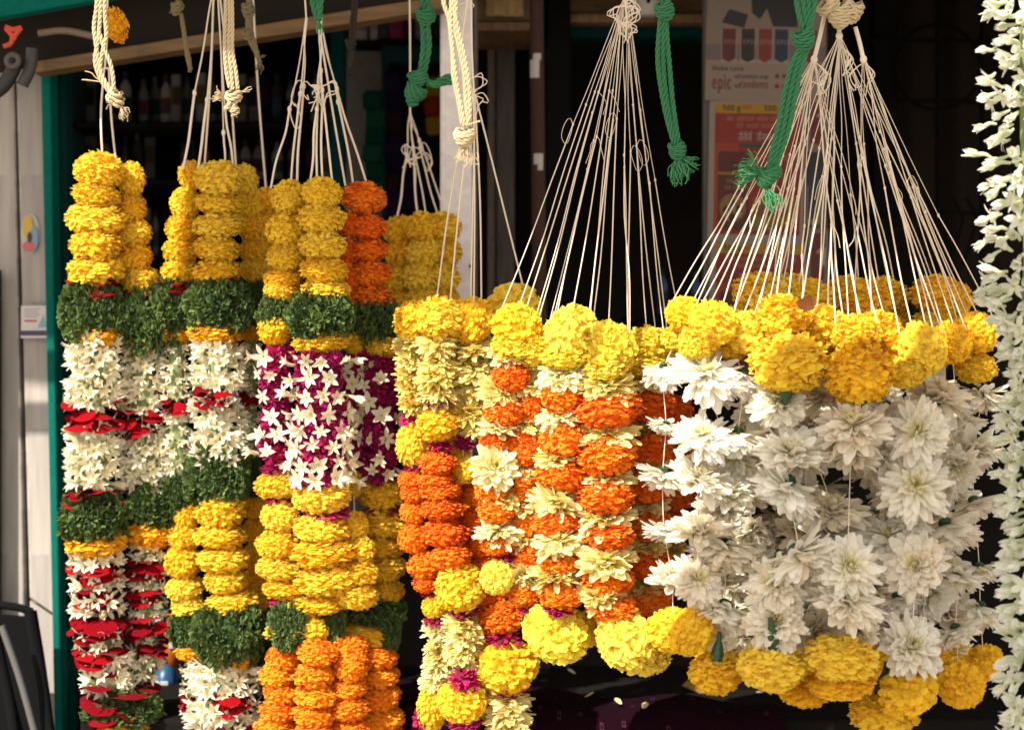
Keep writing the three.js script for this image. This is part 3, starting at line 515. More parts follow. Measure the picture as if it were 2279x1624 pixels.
{ // things at the far left
  const t = thing('folding_frame', 'black metal folding frame leaning against the white door leaf', 'folding frame'); const bm = std(0.006, 0.006, 0.007, 0.95);
  part('bar', tube([at(-10, 1345, 2.95), at(40, 1352, 2.95), at(70, 1362, 2.95)], m(9, 3), 8, 10), bm, t);
  part('bar', tube([at(66, 1360, 2.95), at(86, 1480, 2.95), at(118, 1720, 2.9)], m(14, 3), 8, 10), bm, t);
  part('bar', tube([at(2, 1392, 2.9), at(40, 1500, 2.9), at(90, 1680, 2.9)], m(8, 3), 8, 10), std(0.09, 0.085, 0.085, 0.6), t);
  part('bar', tube([at(-20, 1380, 3.0), at(20, 1560, 3.0), at(40, 1720, 2.98)], m(12, 3), 8, 10), bm, t);
  part('back_plate', slab([[-80, 1360], [60, 1372], [84, 1480], [116, 1750], [-80, 1750]], 3.0, 0.006, 0.001), S.black, t);
  struct('door_jamb', rect(-120, 600, -4, 1750, 3.09, 0.02), std(0.04, 0.02, 0.016, 0.8, { map: grain }));
  const h = thing('toy_horn', 'black rubber horn with a red ribbon at the upper left edge', 'horn', at(35, 130, 2.92)); const z = (u, v, w = 0) => at(u, v, 2.92 + w).sub(h.position);
  part('bulb', tube([z(-12, 205), z(6, 190), z(25, 160), z(36, 130)], m(17, 2.9), 12, 12), std(0.02, 0.018, 0.018, 0.6), h); part('handle', tube([z(70, 108), z(66, 150), z(48, 190)], m(14, 2.9), 12, 12), std(0.04, 0.036, 0.036, 0.6), h);
  const rg = new THREE.TorusGeometry(m(13, 2.9), m(7, 2.9), 10, 24); part('mouth', rg, std(0.06, 0.05, 0.045, 0.5), h, z(27, 135, -0.02)); part('reed', new THREE.SphereGeometry(m(11, 2.9), 12, 8), std(0.35, 0.14, 0.02, 0.6), h, z(27, 135));
  for (const p of [[[8, 58], [26, 64], [44, 60]], [[10, 62], [24, 80], [20, 96], [4, 102]], [[44, 60], [30, 78], [26, 88]]]) part('ribbon', tube(p.map(([u, v]) => z(u, v, -0.01)), m(6, 2.9), 8, 6).scale(1, 1, 0.5), std(0.5, 0.05, 0.02, 0.7), h);
  const w = thing('pale_stick', 'pale bent stick lying across the fascia glass at the upper left', 'stick'); part('shaft', tube([at(84, 74, 2.99), at(140, 68, 2.99), at(205, 80, 2.99)], m(8, 3), 10, 8), wood(0.3, 0.2, 0.14), w);
  // packets low between the first two garlands
  const pk = (u0, v0, u1, v1, d, c, label) => { const o = thing('packet', label, 'packet', at((u0 + u1) / 2, v1, d)), w2 = m(u1 - u0, d), h2 = m(v1 - v0, d); part('pouch', new THREE.SphereGeometry(0.5, 16, 10).scale(w2 * 1.15, h2 * 1.1, 0.05), std(...c, 0.4), o, V(0, h2 / 2, 0)); part('seal', new RoundedBoxGeometry(w2 * 0.95, h2 * 0.08, 0.006, 1, 0.002), std(c[0] * 0.6, c[1] * 0.6, c[2] * 0.6, 0.4), o, V(0, h2 * 0.97, 0)); part('print', new RoundedBoxGeometry(w2 * 0.4, h2 * 0.25, 0.004, 1, 0.0015), std(0.35, 0.36, 0.38, 0.5), o, V(w2 * 0.05, h2 * 0.5, 0.025)); };
  pk(366, 1366, 410, 1482, 2.98, [0.3, 0.07, 0.01], 'orange packet hanging between the two left garlands'); pk(345, 1480, 392, 1560, 3.05, [0.01, 0.07, 0.16], 'teal blue packet below the orange packet'); pk(380, 1520, 420, 1640, 3.08, [0.012, 0.03, 0.16], 'deep blue packet low beside the second garland'); pk(352, 1556, 388, 1640, 3.02, [0.07, 0.02, 0.1], 'purple packet at the foot of the first garland'); pk(340, 1330, 372, 1440, 3.1, [0.01, 0.09, 0.05], 'green packet behind the orange packet'); pk(562, 1540, 600, 1640, 3.0, [0.25, 0.16, 0.01], 'yellow packet low behind the second garland');
  struct('plinth', rect(170, 1655, 1000, 1760, 3.05, 0.3), S.dark);
}

// ---------------------------------------------------------------- garlands
const UP = V(0, 1, 0);
const orient = (o, axis, spin) => { o.quaternion.setFromUnitVectors(UP, axis.clone().normalize()).multiply(new THREE.Quaternion().setFromAxisAngle(UP, spin)); return o; };
const FACE = { F: [0, 0.5, 0.9], f: [0, 1.15, 0.66], u: [0, 0.9, 0.45], d: [0, -1, 0.12], a: [0, -0.6, 0.75], s: [0, 1, 0.1] };
const POM = { Y: M.yellow, N: M.lemon, G: M.gold, O: M.orange };
// text: one flower per line, «kind x y width height nearer» in grid units; nearer in millimetres towards the viewer
function garland({ label, name = 'flower_garland', d, apex, top = [-6, 6], r = 2.4, group, text, tails = 0, mid = 0, fan = 0, ties }) {
  const items = text.trim().split('\n').map((l) => { const [k, x, y, w, h, z] = l.trim().split(/\s+/); return { k: k[0], o: k.slice(1), x: +x, y: +y, w: +w, h: +(h ?? 0), z: +(z ?? 0) / 1000 }; });
  const origin = at(items[0].x, items[0].y, d), t = thing(name, label, 'garland', origin, group), rel = (u, v, dd = d) => at(u, v, dd).sub(origin);
  const axisPath = [];
  for (const q of items) {
    const dd = d - q.z, c = rel(q.x, q.y, dd), R = m(q.w / 2, dd), H = m(q.h || q.w * 0.75, dd);
    axisPath.push(c);
    if (POM[q.k]) {
      const o = part('marigold', pick(d > 2.55 && q.w < 125 ? G.fine : G.coarse), pick(q.k === 'O' && q.x < 880 && q.y > 1420 ? M.amber : POM[q.k]), t, c), facing = q.o.includes('f');
      const sq = rr(0.93, 1.1); const far = q.k === 'O' && d > 2.55; o.scale.set(R * (far ? 1.12 : q.k === 'O' ? 1.2 : 1.15) * sq, H * (far ? 0.58 : q.k === 'O' ? 0.64 : 0.65) * rr(0.94, 1.06), R * 1.15 / sq);
      orient(o, facing ? V(rr(-0.4, 0.4), 0.5, 1) : V(rr(-0.12, 0.12), 1, rr(-0.05, 0.2)), rr(0, 6.28));
      if (facing) o.scale.set(R * 1.07 * sq, R * rr(0.8, 0.96), R * 1.07 / sq);
      if (q.o.includes('c')) { const e = part('calyx', G.cup, M.cup, o, V(0, 0.85, 0)); e.scale.set(0.75, 0.75 * R / (H / 2), 0.75); e.rotation.z = rr(-0.2, 0.2); }
      if (q.o.includes('v')) { const e = part('calyx', G.cup, M.cup, o, V(0, -0.8, 0)); e.rotation.x = Math.PI; e.scale.set(0.55, 0.5 * R / (H / 2), 0.55); }
    } else if (q.k === 'L') {
      const o = part('leaf_collar', pick(G.collar), M.leaf, t, c); o.scale.set(R * 1.1, H * 1.05, R * 1.04); o.rotation.set(rr(-0.08, 0.08), rr(0, 6.28), rr(-0.08, 0.08));
    } else if (q.k === 'W' || q.k === 'P') {
      const code = q.o[0] ?? 'u', hang = code === 'd' || code === 'a', o = part('chrysanthemum', pick(hang ? G.skirt : G.open), pick(q.k === 'W' ? M.white : q.x < 1100 && q.y < 960 ? M.lemonPale : M.pale), t, c);
      const f = FACE[code]; orient(o, V(f[0] + rr(-0.38, 0.38), f[1] + rr(-0.1, 0.14), f[2]), rr(0, 6.28)); o.scale.setScalar(R * (hang ? 1.22 : code === 'u' && q.k === 'P' ? 1.12 : q.k === 'W' && code !== 'F' ? 1.25 : 1.15) * rr(0.9, 1.08)); o.scale.y *= rr(0.7, 1.1); if (code === 'u' && q.h) o.scale.y = H * rr(0.9, 1.15);
      if (code !== 'F') part('calyx', G.calyx, M.calyx, o);
    } else if (q.k === 'R') {
      const o = new THREE.Group(); o.name = 'rose'; o.position.copy(c); o.position.z += 0.006; t.add(o); const mat = pick(M.red);
      o.rotation.set(rr(-0.05, 0.25), rr(0, 6.28), rr(-0.1, 0.1));
      const band = Math.max(H * 1.05, R * 0.38);
      for (let k = 0; k < 16; k++) {
        const ang = k * 2.4 + rr(-0.3, 0.3), e = part('petal', pick(G.rosePetal), rnd() < 0.6 ? mat : pick(M.red), o, V(Math.cos(ang) * R * 0.4, band * (0.36 - 0.045 * k) + rr(-0.05, 0.05) * band, -Math.sin(ang) * R * 0.4));
        e.rotation.set(rr(-0.25, 0.25), ang, rr(-0.95, -0.1) + (k < 4 ? 0.5 : 0), 'YXZ');
        const sp = rr(0.85, 1.1); e.scale.set(Math.min(R * 0.86, band * 1.25) * sp, R * 0.7, R * 0.8 * sp);
      }
    } else if (q.k === 'M') {
      const o = part('magenta_aster', pick(G.aster), pick(M.magenta), t, c); orient(o, V(rr(-0.2, 0.2), 1, rr(0, 0.3)), rr(0, 6.28)); o.scale.set(R * 1.02, H / 2 * 1.15, R * 1.02);
    } else if (q.k === 'T' || q.k === 'X') {
      const y0 = q.y - q.h / 2, star = q.k === 'X', u = m(1, dd);
      if (star) {
        const rows = Math.max(1, Math.round(q.h / 42));
        for (let j = 0; j < rows; j++) for (const a of [-1.8, -1.1, -0.45, 0.2, 0.85, 1.5]) {
          if (rnd() < 0.08) continue;
          const b = a + rr(-0.2, 0.2), s = u * rr(19, 35), rad = R * rr(0.72, 1.02), o = part('magenta_aster', pick(G.aster), pick(M.magenta), t, rel(q.x, y0 + q.h * (j + 0.5) / rows + rr(-14, 14), dd).add(V(Math.sin(b) * (rad - s * 0.8), 0, Math.cos(b) * (rad - s * 0.8))));
          orient(o, V(rr(-0.3, 0.3), 1, rr(-0.2, 0.3)), rr(0, 6.28)); o.scale.setScalar(s);
        }
      } else { const o = part('stem_bundle', new THREE.CylinderGeometry(R * 0.5, R * 0.5, H * 0.95, 10, 1), M.calyxPlain, t, c); o.rotation.y = rnd(); }
      const L = star ? u * 54 : Math.min(u * 62, R * 1.02), rows = Math.max(1, Math.round(q.h / (star ? 40 : q.h < 70 ? 20 : 23))), step = star ? 47 : 31;
      for (let j = 0; j < rows; j++) {
        const n = Math.max(3, Math.round(2 * Math.PI * (q.w / 2) / step * 0.64));
        for (let k = 0; k < n; k++) {
          if (star && rnd() < 0.1) continue;
          const a = -2.0 + 4.0 * (k + 0.5 + (j % 2) * 0.5 - 0.25) / n + rr(-0.14, 0.14), low = star ? rr(-0.7, 0.5) : q.h < 70 ? rr(-0.3, 0.4) : rr(-0.5, 0.45), dir = V(Math.sin(a), low - (star ? 0.05 : 0.12), Math.cos(a) + (star ? 0.25 : 0)).normalize();
          const tip = rel(q.x, y0 + q.h * (j + 0.5) / rows + rr(-7, 7) * (q.h < 70 ? 0.4 : 1), dd).add(V(Math.sin(a) * R, 0, Math.cos(a) * R));
          const s = L * (star ? rr(0.7, 1.1) : rr(0.82, 1.08)), o = part('tuberose', pick(star ? (rnd() < 0.68 ? G.star : rnd() < 0.6 ? G.floret : G.bell) : rnd() < 0.28 ? G.star : rnd() < 0.12 ? G.bell : G.floret), pick(M.tube), t, tip.addScaledVector(dir, -s * (star ? 0.3 : 0.88)));
          orient(o, dir, rr(0, 6.28)); o.scale.setScalar(s);
        }
      }
    }
  }
  // threads: one through the flowers, the others from the tie down to the top flower
  const geos = [], rad = m(r, d);
  if (axisPath.length > 1) geos.push(tube(axisPath, rad * 0.8, axisPath.length * 3, 5));
  const ends = fan ? many(fan, (k) => ((k + 0.5) / fan - 0.5) * items[0].w * 1.05 + rr(-5, 5)) : top;
  if (apex) for (const dx of ends) {
    const tie = ties ? pick(ties) : apex, a = rel(tie[0] + rr(-3, 3), tie[1], apex[2] ?? d), b = rel(items[0].x + dx, items[0].y - (items[0].h || items[0].w * 0.7) * 0.32, d - items[0].z + 0.004), k = a.clone().lerp(b, mid ? mid + rr(-0.16, 0.14) : 0.5).add(V(rr(-0.004, 0.004), 0, rr(-0.004, 0.004)));
    if (!mid) { geos.push(tube([a, k, b], rad, 10, 5)); continue; }
    const wob = (p, q, f) => p.clone().lerp(q, f).add(V(rr(-0.002, 0.002), 0, rr(-0.002, 0.002))), th = rr(0.85, 1.2);
    geos.push(tube([a, wob(a, k, 0.3), wob(a, k, 0.65), k], rad * 0.7 * th, 10, 5), tube([k, wob(k, b, 0.3), wob(k, b, 0.65), b], rad * 1.15 * th, 10, 6), new THREE.SphereGeometry(rad * 2, 6, 5).scale(1, 1.7, 1).translate(k.x, k.y, k.z));
    if (rnd() < tails * 0.75) { const s = rr(-1, 1) > 0 ? 1 : -1, q = (x, y) => k.clone().add(V(s * m(x, d), -m(y, d), 0.004)); geos.push(rnd() < 0.3 ? tube([k, q(8, -14), q(20, 2), q(26, 30), q(16, 46), q(5, 22), k], rad * 0.6, 18, 4) : tube([k, q(6, 8), q(rr(8, 18), 26), q(rr(8, 26), rr(40, 60))], rad * 0.6, 10, 4)); }
  }
  if (geos.length) part('string', mergeGeometries(geos.map((g) => { const q = g.index ? g.toNonIndexed() : g; q.deleteAttribute('uv'); return q; })), M.string, t);
  return t;
}
M.calyxPlain = std(0.16, 0.2, 0.08, 0.8);

// first bunch at the left: yellow marigold towers over white tuberose and red roses
garland({ label: 'sunlit garland at the far left, round yellow top nearest the teal post', group: 'tuberose and rose garlands', d: 2.75, apex: [232, 150], top: [8], text: `
Y 219 378 106 74
Y 214 434 102 52
Y 211 487 118 68
Y 211 545 118 68
Y 211 603 120 72
R 212 644 100 34
L 205 695 146 105
G 218 742 112 62
T 210 828 132 160
R 212 918 124 56
T 208 1015 128 146
R 213 1097 126 40
L 208 1148 154 90
G 213 1205 132 58
T 212 1240 122 40
R 215 1258 106 36
T 214 1287 120 46
R 215 1315 98 36
T 216 1347 120 46
R 222 1380 118 44
T 226 1418 122 48
R 222 1450 104 42
T 238 1497 118 84
R 262 1543 150 52
L 272 1577 166 68
G 275 1620 132 60` });
garland({ label: 'narrow half of the far left pair, set back behind the round yellow tower', group: 'tuberose and rose garlands', d: 2.785, apex: [240, 150], top: [-32], text: `
Y 291 400 56 64
Y 292 461 64 60
Y 297 517 72 60
Y 300 572 78 60
Y 310 624 82 58
R 315 657 78 30
L 330 714 132 112 12
G 312 764 86 56
T 318 845 102 150
R 315 930 94 62 12
T 325 1022 118 150
L 350 1122 140 82
G 335 1185 104 68
T 330 1228 84 40
R 328 1256 82 36
T 330 1290 86 46
R 322 1318 76 38
T 328 1352 86 48
R 332 1388 96 50 10
T 325 1412 84 34
R 338 1436 66 46 10
T 318 1480 98 70
R 316 1530 74 40
L 320 1580 80 70
G 316 1622 80 60` });
// second bunch
garland({ label: 'front garland of the second bunch, green collar halfway down above five yellow marigolds', group: 'tuberose and rose garlands', d: 2.73, apex: [479, -60], top: [-48, -82, 10, 30], mid: 0.68, text: `
Y 488 398 114 66
Y 485 452 96 48
Y 485 500 110 52
Y 482 552 98 56
Y 483 607 102 58
R 500 637 66 22
L 488 682 156 94
G 480 740 122 52
T 485 812 118 110
R 480 874 86 36 10
T 486 960 126 150
L 480 1060 140 100
Y 490 1130 110 82
Y 490 1192 112 50
Y 497 1243 116 56
Y 502 1292 98 56
Y 516 1340 106 54
L 512 1412 160 108
G 518 1456 108 54
M 516 1482 60 18
T 500 1512 160 66
R 514 1553 78 46 24
T 495 1590 165 64
R 510 1620 100 30 10
L 500 1650 150 60` });
garland({ label: 'left rear garland of the second bunch, half hidden between two sunlit neighbours', group: 'tuberose and rose garlands', d: 2.77, apex: [476, -60], top: [30], text: `
Y 424 391 56 60
Y 412 452 64 58
Y 405 508 72 56
Y 403 556 76 52
Y 402 606 84 54
R 395 636 76 24
L 388 680 110 90
G 392 745 66 44
T 392 828 72 130
R 398 895 68 36
T 396 985 82 160
L 400 1098 74 66
Y 412 1145 62 56
Y 408 1193 72 50
Y 405 1250 82 66
Y 410 1308 82 50
Y 418 1350 70 54
L 418 1400 84 66
G 430 1444 80 40
T 436 1505 74 90
R 440 1560 70 36
T 440 1600 80 60` });
garland({ label: 'right rear garland of the second bunch, in shade beside the third bunch', group: 'tuberose and rose garlands', d: 2.81, apex: [482, -60], top: [-20], text: `
Y 545 402 56 60
Y 550 455 54 54
Y 560 507 56 54
Y 562 556 58 54
Y 564 600 62 48
L 576 682 64 90
G 560 738 60 36
T 558 820 52 130
R 560 880 50 30
T 556 960 56 130
L 560 1065 56 70
Y 566 1125 56 56
Y 568 1180 56 54
Y 570 1235 58 54
Y 570 1290 60 56
Y 570 1340 56 50
L 572 1410 60 100
T 570 1500 48 90` });
garland({ label: 'dim stub of yellow marigolds far behind, between the second and third bunch', d: 2.92, apex: [560, -60], top: [0], text: `
Y 592 450 64 56
Y 598 500 64 54
Y 596 550 64 54
Y 598 600 64 54
L 600 670 70 80
Y 604 735 60 50` });
// third bunch
garland({ label: 'left garland of the third bunch, white stars on magenta in sunlight', group: 'magenta and tuberose garlands', d: 2.67, apex: [680, 40], top: [-40, 4, 18], mid: 0.45, tails: 0.8, text: `
Y 642 440 76 70
Y 636 512 88 66
Y 635 572 82 56
Y 630 620 82 42
Y 629 648 82 46
M 610 672 60 24
L 612 698 72 66
Y 613 732 78 66
X 615 900 84 250
M 612 1043 76 26
Y 616 1078 90 56
M 616 1112 70 16
Y 622 1148 78 66
Y 616 1210 90 58
Y 618 1265 96 52
Y 634 1312 96 44
Y 680 1342 112 46
M 624 1340 56 34 8
Y 660 1402 128 54
L 644 1392 84 82 22
O 632 1463 80 66
O 616 1502 80 54
O 627 1543 84 54
O 619 1582 88 54
O 612 1622 92 54` });
garland({ label: 'front garland of the third bunch, thick yellow marigolds under a broad dark green collar', group: 'magenta and tuberose garlands', d: 2.645, apex: [712, 60], top: [-26, -10, 2, 24], mid: 0.4, tails: 0.9, text: `
Y 715 428 80 58
Y 715 485 98 62
Y 717 545 104 60
Y 720 600 100 54
Y 725 645 100 50
M 730 668 90 20
L 710 706 150 86
Y 715 758 120 50
X 712 935 132 300
Y 714 1103 122 68
M 728 1140 112 20
Y 715 1175 120 62
Y 722 1230 136 64
Y 728 1288 126 68
Y 722 1340 90 44 -10
Y 694 1402 74 60 -14
O 706 1453 92 58 10
O 698 1504 88 60 12
O 702 1548 94 54 12
O 699 1590 92 54 12
O 699 1628 96 50 12` });
garland({ label: 'right garland of the third bunch, deep orange top and shaded magenta middle', group: 'magenta and tuberose garlands', d: 2.72, apex: [716, 70], top: [-22, 10], mid: 0.5, tails: 0.6, text: `
O 808 440 100 72
O 815 504 92 54
O 817 555 96 54
O 822 608 94 62
O 825 662 100 58
L 830 722 108 106
Y 852 770 82 46 10
X 838 930 108 280
Y 850 1098 100 62
M 850 1134 90 14
Y 852 1165 106 60
Y 855 1217 90 48
Y 857 1262 96 56
Y 857 1314 78 52
M 850 1340 70 20
L 832 1368 124 64
Y 815 1407 118 56 8
L 866 1404 56 60 20
O 837 1461 94 60 20
O 843 1506 90 54 20
O 846 1548 94 56 20
O 849 1596 94 54 20
O 852 1634 94 48 20` });
garland({ label: 'middle rear garland of the third bunch, filling the gap with yellow then small orange marigolds', group: 'magenta and tuberose garlands', d: 2.71, apex: [708, 40], top: [4], text: `
O 776 500 50 52
O 774 560 50 54
O 776 620 50 60
O 778 672 46 50
L 764 724 70 80
Y 790 760 60 50
X 775 920 64 240
Y 786 1078 46 52
Y 790 1172 56 62 46
Y 800 1224 66 56 50
Y 792 1274 94 60 56
Y 790 1324 98 56 60
L 738 1378 60 90 40
O 744 1426 74 60 30
O 782 1440 70 54 40
O 778 1483 80 70 62
O 772 1530 82 52 60
O 774 1577 88 60 64
O 778 1622 82 52 62` });
// bunch of dim yellow marigolds behind
for (const [x, z, w] of [[892, 0, 'left'], [938, 0.03, 'middle'], [985, 0.01, 'right']]) garland({ label: `shaded yellow marigold string behind, ${w} one of the three below the green rope's double knot`, group: 'dim yellow marigold strings at the back', d: 2.95 - z, apex: [912, 250], top: x > 930 ? [-8, 10] : [-12], mid: 0.35, tails: 0.9, r: 2, text: `
Y ${x} ${x > 900 ? 506 : 514} 76 60
Y ${x + 4} 562 78 60
Y ${x - 2} 616 80 60
Y ${x + 2} 668 78 56
L ${x - 4} 730 70 60
Y ${x} 790 70 60` });
// fourth bunch: pale chrysanthemums, orange and yellow marigolds
garland({ label: 'left garland of the fourth bunch, pale yellow chrysanthemums above a magenta aster', group: 'mixed pale yellow and orange garlands', d: 2.62, apex: [1048, 210], top: [46], r: 2, text: `
Y 922 716 88 76
Pu 914 762 74 46
Pu 914 800 74 46
Pu 913 834 78 46
Pu 916 866 74 46
Pu 918 904 72 46
M 914 935 54 36
Y 917 990 70 84
M 919 1041 50 26
O 917 1068 62 46
O 924 1097 66 50
O 921 1138 60 56
O 921 1196 66 64
O 946 1258 76 60
O 948 1298 60 44
M 955 1322 44 18
Y 968 1349 58 48
M 965 1382 54 28
Pu 968 1407 66 40
Pu 974 1437 70 44
Pu 976 1467 72 44
Pu 974 1494 70 44
Pu 970 1516 66 40
M 972 1538 50 20
Y 962 1572 68 88
M 940 1600 50 50` });
garland({ label: 'middle garland of the fourth bunch, orange marigolds between yellow ones and a pale flower cluster', group: 'mixed pale yellow and orange garlands', d: 2.585, apex: [1052, 210], top: [20, 74], r: 2, text: `
Y 980 708 100 80
Pu 972 766 92 52
Pu 974 806 92 50
Pu 972 836 92 48
Pf 976 864 84 50
M 970 894 72 26
Y 974 946 92 64
M 982 992 66 26
O 974 1031 84 58
O 970 1068 80 40
O 981 1092 86 48
O 981 1132 90 56
O 991 1186 94 64
O 1004 1238 94 62
Y 1025 1306 106 92 6
M 1032 1360 80 26
Pu 1030 1385 82 48
Pu 1033 1417 88 50
Pf 1030 1448 80 46
Pa 1031 1474 60 40
M 1034 1510 88 56 8
Yf 1028 1560 108 84
M 1036 1612 80 32
Y 1030 1650 90 50` });
garland({ label: 'right garland of the fourth bunch, ending in a large yellow marigold over pale chrysanthemums', group: 'mixed pale yellow and orange garlands', d: 2.6, apex: [1056, 210], top: [-2, 22], r: 2, text: `
Yfv 1049 712 108 84
Pu 1056 778 90 48
Pu 1054 822 92 48
Pu 1053 856 88 48
Pu 1040 918 80 60
Pf 1056 946 70 44
M 1034 986 58 34
Yf 1033 1044 70 76
O 1062 1100 70 56 -20
O 1062 1160 70 56 -20
O 1062 1210 78 56 -20
O 1072 1262 80 60 -20
O 1086 1322 84 64 -10
O 1115 1374 94 70 4
M 1122 1420 104 48 6
Yf 1127 1482 138 90 10
M 1126 1528 108 32
Pu 1132 1558 104 54
Pu 1128 1588 104 54
Pu 1132 1616 104 54` });
garland({ label: 'rear garland of the fourth bunch, seen only in the gaps between its neighbours', group: 'mixed pale yellow and orange garlands', d: 2.69, apex: [1050, 210], top: [], r: 2, text: `
Y 1012 716 90 80
Pu 1014 780 86 52
Pu 1010 834 86 52
Pu 1014 890 86 52
M 1008 940 70 50
Y 1004 1000 80 70
O 1016 1066 84 66
O 1026 1130 84 66
O 1032 1196 84 66
O 1040 1260 84 66
O 1060 1324 84 66
Y 1072 1400 84 66
Pu 1080 1470 80 60
Pu 1082 1530 80 60` });
garland({ label: 'short rear garland of the fourth bunch, big yellow head beside the thin strings', group: 'mixed pale yellow and orange garlands', d: 2.64, apex: [1060, 210], top: [22], r: 2, text: `
Yf 1146 682 118 86
Pu 1090 780 80 46
Pu 1094 830 80 46
O 1092 1140 60 50
O 1090 1200 60 50
O 1090 1250 60 50` });
// fifth bunch: orange marigolds with pale chrysanthemums between them
const five = { group: 'orange marigold and pale chrysanthemum garlands', apex: [1392, -10, 2.5], fan: 3, r: 1.25, mid: 0.42, tails: 0.5 };
garland({ ...five, label: 'leftmost garland of orange balls and pale chrysanthemums, a large pale flower facing out halfway', d: 2.44, top: [32, 60], text: `
Yf 1150 728 116 90
N 1140 772 96 60
Pu 1132 790 88 42
O 1136 837 80 60
Pu 1112 874 94 44
O 1120 918 84 58
Pu 1110 954 96 44
O 1100 986 62 62
PF 1100 1040 110 84 12
O 1096 1087 78 56
Pu 1118 1106 80 40
O 1106 1133 84 54
Pu 1110 1180 100 48
O 1110 1208 74 46
M 1124 1236 60 24
Nf 1106 1284 80 92 6` });
garland({ ...five, label: 'second garland of orange balls, ending in a lemon yellow marigold under a magenta aster', d: 2.45, top: [-18, 8, 14], text: `
N 1188 776 112 70
Pu 1181 854 86 42
O 1188 898 70 64
Pu 1168 946 86 40
O 1150 984 70 66
O 1174 1000 70 66 6
Pu 1172 1041 80 34
O 1171 1068 72 56
O 1170 1094 70 44
Pu 1166 1128 76 40
O 1174 1162 62 70
Pu 1160 1203 86 44
O 1168 1240 84 56
Pa 1170 1280 94 66 6
O 1172 1318 78 56
M 1190 1354 84 44
Nf 1238 1404 148 106 18` });
garland({ ...five, label: 'middle garland of orange balls, cream chrysanthemums facing out twice below its middle', d: 2.41, top: [-46, -10, 6], text: `
Nf 1274 742 130 104
N 1262 792 110 50
Pu 1256 832 120 52
O 1253 881 96 66
Pu 1242 924 108 44
O 1253 976 104 78
Pu 1239 1018 104 40
O 1249 1056 104 66
Pu 1239 1114 118 62
O 1239 1160 98 62
Pf 1242 1203 112 80 10
O 1246 1247 92 56
Pu 1236 1281 110 54
O 1249 1322 96 62
M 1244 1352 80 30
Y 1300 1402 80 60 -40` });
garland({ ...five, label: 'broad garland of the biggest orange balls, hanging left of the white chrysanthemum bunch', d: 2.4, top: [-42, -14, 2, 22], text: `
Nf 1354 772 124 92
N 1348 814 104 56
Pu 1351 856 136 56
O 1355 906 130 84
Pu 1351 966 134 56
O 1348 1014 130 86
Pu 1355 1061 104 36
O 1348 1102 124 76
Pu 1344 1155 136 58
O 1351 1190 118 64
Pf 1348 1248 134 92 10
O 1351 1290 112 66
Pu 1336 1327 104 54 8
O 1362 1350 104 58
M 1390 1374 90 34
Nf 1394 1424 140 96 10
N 1440 1462 104 66 -8` });
garland({ ...five, label: 'shaded garland of orange balls at the right end, partly behind white chrysanthemums', d: 2.48, top: [-52, -20, 12], text: `
N 1438 770 104 70
N 1442 810 100 60
Pu 1450 847 104 46
O 1453 903 104 80
Pu 1443 956 96 44
O 1450 994 100 74
Pu 1448 1038 90 44
O 1446 1080 100 74
Pu 1443 1126 90 44
O 1446 1164 98 66
Pu 1440 1210 92 40
O 1446 1252 96 70
Pu 1432 1301 90 44
O 1443 1338 94 64
M 1438 1376 88 34
Nf 1476 1412 104 90` });
garland({ ...five, label: 'rear orange garland glimpsed at the edge of the white bunch', d: 2.55, top: [-70, -20], text: `
N 1490 770 96 70
O 1500 920 84 70
P 1500 960 80 40
O 1505 1010 84 70
P 1500 1055 80 40
O 1505 1100 84 70
O 1490 1170 84 70
P 1490 1220 80 40
O 1490 1270 84 70` });

[[1216, 2.52, 'between its second and middle strands'], [1304, 2.5, 'between its middle and broadest strands'], [1400, 2.5, 'between its broadest strand and the shaded one']].forEach(([x, d, where], i) => {
  const rows = [`N ${x} ${770 + i * 6} 96 70`]; for (let k = 0; k < 7; k++) rows.push(`O ${x + (k * 7 + i * 5) % 9 - 4} ${862 + k * 70 + i * 14} 96 68`, `Pu ${x} ${828 + k * 70 + i * 14} 92 40`); rows.push(`Y ${x} 1396 90 64`);
  garland({ ...five, fan: 1, label: `rear garland of the orange ball bunch, seen ${where}`, d, text: rows.sort((a, b) => a.split(' ')[2] - b.split(' ')[2]).join('\n') });
});

// sixth bunch: white chrysanthemums on single threads under a ring of yellow marigolds
const six = (x, y, d = 2.38) => ({ group: 'white chrysanthemum garlands', apex: [x, y, d], ties: [[x, y], [x, y], [x, y], x < 1850 ? [1868, 80] : x > 1900 ? [1868, 80] : pick([[1812, 130], [1922, 130]])], r: 1.4, mid: 0.52, tails: 0.32, fan: 4 });
garland({ ...six(1812, 128), label: 'leftmost white chrysanthemum garland, flowers hanging over the orange balls', d: 2.36, top: [4, 22], text: `
Yf 1524 700 88 70
N 1508 752 70 50 -20
Wd 1477 822 92 60
Wd 1482 945 74 60
Wd 1475 1054 96 60
Wd 1478 1178 92 60
Wu 1496 1292 90 60
Yf 1496 1402 110 100 6` });
garland({ ...six(1812, 130), label: 'second white chrysanthemum garland, brightly sunlit with two flowers facing out', d: 2.3, top: [2, 16, 34], text: `
Yf 1588 718 110 104 10
Yv 1554 762 84 62
Wu 1571 833 138 78
Wf 1565 972 112 90 6
Wu 1554 1066 118 70
Wu 1554 1180 128 70 6
WF 1551 1290 118 90 6
Yf 1540 1404 108 100 -6` });
garland({ ...six(1810, 130), label: 'white chrysanthemum garland whose green calyxes show on top, left of the big yellow pair', d: 2.31, top: [-2, 14, 30], text: `
Yfv 1664 738 102 86
Yv 1630 770 70 50 -20
Wd 1654 836 96 60
Wd 1642 966 116 70
Wf 1640 1024 92 60 -24
Wu 1622 1100 100 56
Wd 1616 1215 136 80
Wd 1612 1350 128 86
Yc 1592 1498 120 72 6` });
